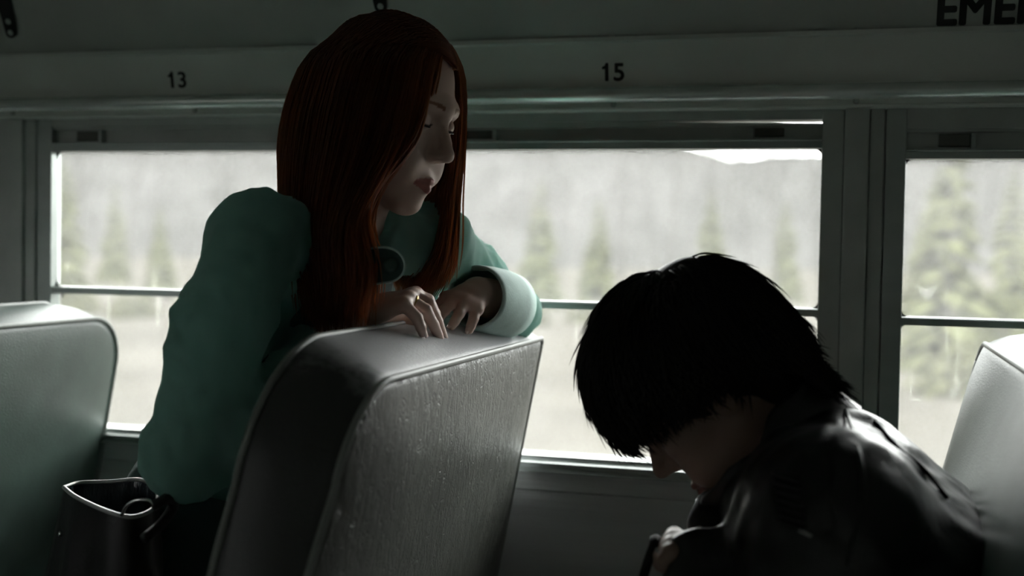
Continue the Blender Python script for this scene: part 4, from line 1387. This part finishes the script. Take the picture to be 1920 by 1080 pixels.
surf_line('jacket_zip', [(1545, 815), (1555, 850), (1560, 890), (1552, 930), (1560, 965), (1566, 985)], 0.0009, MT['steel'], jk)
surf_line('jacket_seam', [(1600, 760), (1640, 790), (1680, 838), (1730, 880), (1775, 935)], 0.0022, MT['leather'], jk)
surf_line('jacket_seam', [(1585, 770), (1610, 850), (1618, 930), (1600, 1010), (1590, 1060)], 0.0022, MT['leather'], jk)
for k in range(7):
    y = 886 + k * 15
    surf_line('quilted_ridge', [(1452 + k * 2, y), (1475 + k * 2, y + 7), (1500 + k * 2, y + 15)], 0.0035, MT['leather'], jk)
surf_line('sleeve_zip', [(1500, 995), (1524, 1006)], 0.0018, MT['chrome'], jk)
zc = at(1313, 992, -0.565)
MB().lathe(zc, (0, -1, 0), [(-0.002, 0.003), (0, 0.0042), (0.002, 0.003)], 12).build('zip_pull', MT['chrome'], boy, True)

TR = SDF(0.04)
TR.ell(bhip + np.array([0.0, 0, -0.015]), (0.15, 0.185, 0.11))
for (h_, kn, an) in legs:
    TR.chain([h_, kn, an + np.array([0, 0, 0.02])], [0.098, 0.070, 0.060], 0.03)
TR.fn(lambda P, d: np.where(P[..., 0] > -0.27, np.maximum(d, 0.452 - P[..., 2]), d))
TR.fn(folds(0.006, 40, 41))
v, f = TR.mesh((-0.50, -0.76, 0.05), (0.20, -0.24, 0.72), 0.009)
link('trousers', np_mesh('trousers', v, f), MT['denim'], boy, True)
for (h_, kn, an) in legs:
    SH = SDF(0.02)
    SH.chain([an + np.array([0.02, 0, -0.055]), an + np.array([-0.06, 0, -0.055]), an + np.array([-0.16, 0, -0.062])], [0.043, 0.045, 0.036])
    SH.cap(an + np.array([0.01, 0, 0.0]), an + np.array([0.01, 0, -0.04]), 0.046, 0.044)
    SH.fn(lambda P, d: np.maximum(d, 0.001 - P[..., 2]))
    v, f = SH.mesh(an + np.array([-0.24, -0.07, -0.115]), an + np.array([0.10, 0.07, 0.06]), 0.006)
    link('shoe', np_mesh('shoe', v, f), MT['bagl'], boy, True)


# shaggy hair: strands run from the crown over the skull, longest over the brow and nape
def shaggy(n, M, rg):
    c0 = np.array([-0.016, 0, 0.034])
    w_ = np.array([-0.42, 0.08, 0.92]); w_ /= np.linalg.norm(w_)
    e1 = np.array([1.0, 0, 0]) - w_ * w_[0]; e1 /= np.linalg.norm(e1); e2 = np.cross(w_, e1)
    rad = np.array([0.106, 0.086, 0.094])
    out = np.empty((n, M, 3)); t = np.linspace(0, 1, M)
    for i in range(n):
        ph = rg.uniform(0, 2 * math.pi); fr = 0.5 + 0.5 * math.cos(ph)          # 1 at the brow, 0 at the nape
        a0 = math.acos(1 - rg.uniform(0.004, 1.35)); ln = rg.uniform(0.55, 0.95)
        amax = 1.98 + 0.16 * fr + 0.12 * (math.cos(2 * ph)) + rg.normal(0, 0.09)
        a1 = min(a0 + ln, amax)
        if a0 > amax - 0.15: a0 = amax - 0.15 - rg.uniform(0, 0.3)
        al = a0 + (a1 - a0) * t
        phw = ph + rg.normal(0, 0.12) * t + 0.06 * np.sin(3 * t + rg.uniform(0, 6))
        d = np.cos(al)[:, None] * w_ + np.sin(al)[:, None] * (np.cos(phw)[:, None] * e1 + np.sin(phw)[:, None] * e2)
        lift = rg.uniform(0.002, 0.014) * np.sin(np.minimum(1, t * 2.2) * math.pi / 2) + 0.022 * fr * np.sin(al.clip(0, 2)) + abs(rg.normal(0, 0.006)) * t ** 2
        if rg.uniform() < 0.06 and a0 > 0.7: lift = lift + 0.012 * t ** 2
        lift = lift + 0.009 * np.exp(-(al / 0.55) ** 2)
        nb = max(0.0, -math.cos(ph)) * max(0, a1 - 1.6)
        p = c0 + d * rad + d * lift[:, None]
        p[:, 0] -= 0.075 * nb * t ** 1.5; p[:, 2] -= 0.030 * nb * t ** 1.5
        out[i] = HB(p)
    return out


rg = np.random.default_rng(5)
hc = shaggy(3600, 13, rg)
nape = []
for k in range(700):
    y = rg.uniform(-1, 1); e = rg.normal(0, 0.006, 3); z1 = rg.uniform(-0.125, -0.075); x1 = -0.108 - rg.uniform(0, 0.016)
    nape.append(HB(catmull([(-0.106 + 0.03 * y * y, 0.066 * y, 0.045), (-0.117 + 0.03 * y * y, 0.074 * y, 0.0), (-0.113 + 0.025 * y * y, 0.070 * y, -0.045), (-0.112 + 0.02 * y * y, 0.068 * y + e[1], z1 * 0.75), (x1 + 0.02 * y * y, 0.070 * y + e[1] * 2, z1 + e[2])], 13)))
hc = np.vstack([hc, np.array(nape)])
tt = np.linspace(0, 1, 13)
strands(hc, 0.0014 * np.minimum(1, (1.03 - tt) * 3.0), 'hair', MT['black_hair'], boy)
HC = SDF(0.01)
HC.ell((-0.018, 0, 0.034), (0.108, 0.089, 0.097))
HC.ell((-0.062, 0, -0.040), (0.048, 0.062, 0.060), k=0.02)
HC.ell((-0.040, 0.006, 0.108), (0.060, 0.055, 0.026), k=0.02)
HC.ell((0.100, 0, -0.062), (0.098, 0.085, 0.105), k=0.01, sub=True)
HC.ell((0.02, 0, -0.12), (0.09, 0.085, 0.08), k=0.01, sub=True)
v, f = HC.mesh((-0.16, -0.12, -0.16), (0.14, 0.12, 0.17), 0.0045)
link('scalp_hair', np_mesh('scalp_hair', HB(v), f), MT['black_hair'], boy, True)

# ------------------------------------------------------------------ dark bag on the lap
bgc = np.array([-0.150, -0.53, 0.668])
lap = empty('shoulder_bag', (bgc[0], bgc[1], 0.60)); tag(lap, 'dark bag with a grey buckle strap on the lap of the black-jacketed person', 'bag')
BG = SDF(0.03)
for sx_ in (-1, 1):
    BG.chain([bgc + np.array([sx_ * 0.028, -0.10, -0.045]), bgc + np.array([sx_ * 0.028, 0.10, -0.045]), bgc + np.array([sx_ * 0.012, 0.085, 0.055]), bgc + np.array([sx_ * 0.012, -0.085, 0.055]), bgc + np.array([sx_ * 0.028, -0.10, -0.045])], [0.03] * 5)
BG.ell(bgc, (0.055, 0.115, 0.075))
BG.fn(folds(0.004, 50, 51))
v, f = BG.mesh(bgc - np.array([0.12, 0.18, 0.13]), bgc + np.array([0.12, 0.18, 0.14]), 0.005)
link('bag_body', np_mesh('bag_body', v, f), MT['canvas'], lap, True)
sb = MB()
sp_ = catmull([at(1206, 1082, -0.62), at(1216, 1050, -0.62), at(1226, 1022, -0.615), at(1228, 1012, -0.60), at(1240, 1020, -0.585), at(1262, 1052, -0.575)], 24)
sb.tube(sp_, 0.0055, 6).build('bag_strap', MT['canvas'], lap, True)
q0, q1, q2, q3 = at(1228, 1031, -0.634), at(1250, 1043, -0.644), at(1252, 1049, -0.645), at(1228, 1037, -0.635)
n_ = np.array([0.0, 0.004, 0.002])
MB().add([q0, q1, q2, q3, q0 + n_, q1 + n_, q2 + n_, q3 + n_], [(0, 1, 2, 3), (7, 6, 5, 4), (0, 4, 5, 1), (1, 5, 6, 2), (2, 6, 7, 3), (3, 7, 4, 0)]).build('strap_buckle', MT['grey_plastic'], lap)

# ------------------------------------------------------------------ open handbag on the bench
hb_root = empty('handbag', (-0.85, -0.60, 0.452)); tag(hb_root, 'black open handbag with pale rim standing on the bench beside the red-haired person', 'bag')
rim = [at(120, 914, -.600), at(150, 905, -.565), at(205, 903, -.545), at(258, 899, -.535), at(284, 909, -.550), at(296, 930, -.580), at(285, 955, -.615), at(255, 968, -.640), at(225, 966, -.650), at(180, 950, -.640), at(140, 930, -.620)]
rimc = catmull(rim + [rim[0]], 60)[:-1]
ctr = rimc.mean(0)
nr = len(rimc)
rows = []
for t in np.linspace(0, 1, 14):
    zz = rimc[:, 2] * (1 - t) + 0.453 * t
    sc = 1 + 0.26 * math.sin(t * math.pi * 0.55) - 0.10 * max(0, t - 0.85) / 0.15
    scl = 1 + 0.46 * math.sin(min(t / 0.45, 1) * math.pi / 2)          # slumped out on the side away from the person
    q = np.stack([ctr[0] + (rimc[:, 0] - ctr[0]) * np.where(rimc[:, 0] < ctr[0], scl, sc), ctr[1] + (rimc[:, 1] - ctr[1]) * (1 + (sc - 1) * 0.3), zz], 1)
    ang = np.arctan2(q[:, 1] - ctr[1], q[:, 0] - ctr[0])
    fold = 0.005 * math.sin(t * math.pi) * np.sin(5 * ang + 7 * t) + 0.003 * math.sin(t * math.pi) * np.sin(9 * ang - 5 * t)
    q[:, :2] *= 1; dirs = (q - ctr); dirs[:, 2] = 0; dirs /= np.linalg.norm(dirs, axis=1)[:, None]
    rows.append(q + dirs * fold[:, None])
vs = np.vstack(rows); fs = []
for i in range(len(rows) - 1):
    for k in range(nr): fs.append((i * nr + k, i * nr + (k + 1) % nr, (i + 1) * nr + (k + 1) % nr, (i + 1) * nr + k))
fs.append(tuple((len(rows) - 1) * nr + k for k in range(nr)))
hbody = MB().add(vs, fs).build('bag_body', MT['bagl'], hb_root, True)
rows = []
for t, sc in ((0, 0.985), (0.03, 0.955), (0.10, 0.93), (0.25, 0.90), (0.5, 0.86), (0.55, 0.4)):
    zz = rimc[:, 2] - 0.30 * t
    q = np.stack([ctr[0] + (rimc[:, 0] - ctr[0]) * sc, ctr[1] + (rimc[:, 1] - ctr[1]) * sc, zz], 1)
    rows.append(q)
vs = np.vstack(rows); fs = []
for i in range(len(rows) - 1):
    for k in range(nr): fs.append((i * nr + k, i * nr + (k + 1) % nr, (i + 1) * nr + (k + 1) % nr, (i + 1) * nr + k))
fs.append(tuple((len(rows) - 1) * nr + k for k in range(nr)))
MB().add(vs, fs).build('lining', MT['lining'], hb_root, True)
MB().tube(np.vstack([rimc, rimc[:2]]), 0.0026, 6, cap=False).build('rim_piping', MT['pale_rim'], hbody, True)
hr = catmull([at(228, 966, -.652), at(238, 948, -.655), at(256, 938, -.656), at(278, 938, -.656), at(288, 946, -.655)], 20)
MB().tube(hr, 0.0022, 6).build('handle_ring', MT['chrome'], hb_root, True)
hs = catmull([at(286, 948, -.655), at(300, 942, -.648), at(316, 934, -.635), at(325, 950, -.620), at(300, 985, -.640), at(270, 1010, -.665)], 24)
MB().tube(hs, 0.0065, 8).build('handle', MT['bagl'], hb_root, True)
hbv = BVHTree.FromPolygons([tuple(q.co) for q in hbody.data.vertices], [tuple(p.vertices) for p in hbody.data.polygons])
sd = _f + _r * (114 - 960) / FPX - _u * (1001 - 540) / FPX
hit = hbv.ray_cast(Vector(CAM), Vector(sd).normalized())
if hit[0] is not None:
    sn = np.array(hit[1]) if np.array(hit[1]) @ sd < 0 else -np.array(hit[1])
    MB().lathe(np.array(hit[0]), sn, [(-0.001, 0.004), (0.002, 0.0035), (0.003, 0.002)], 12).build('stud', MT['chrome'], hbody, True)
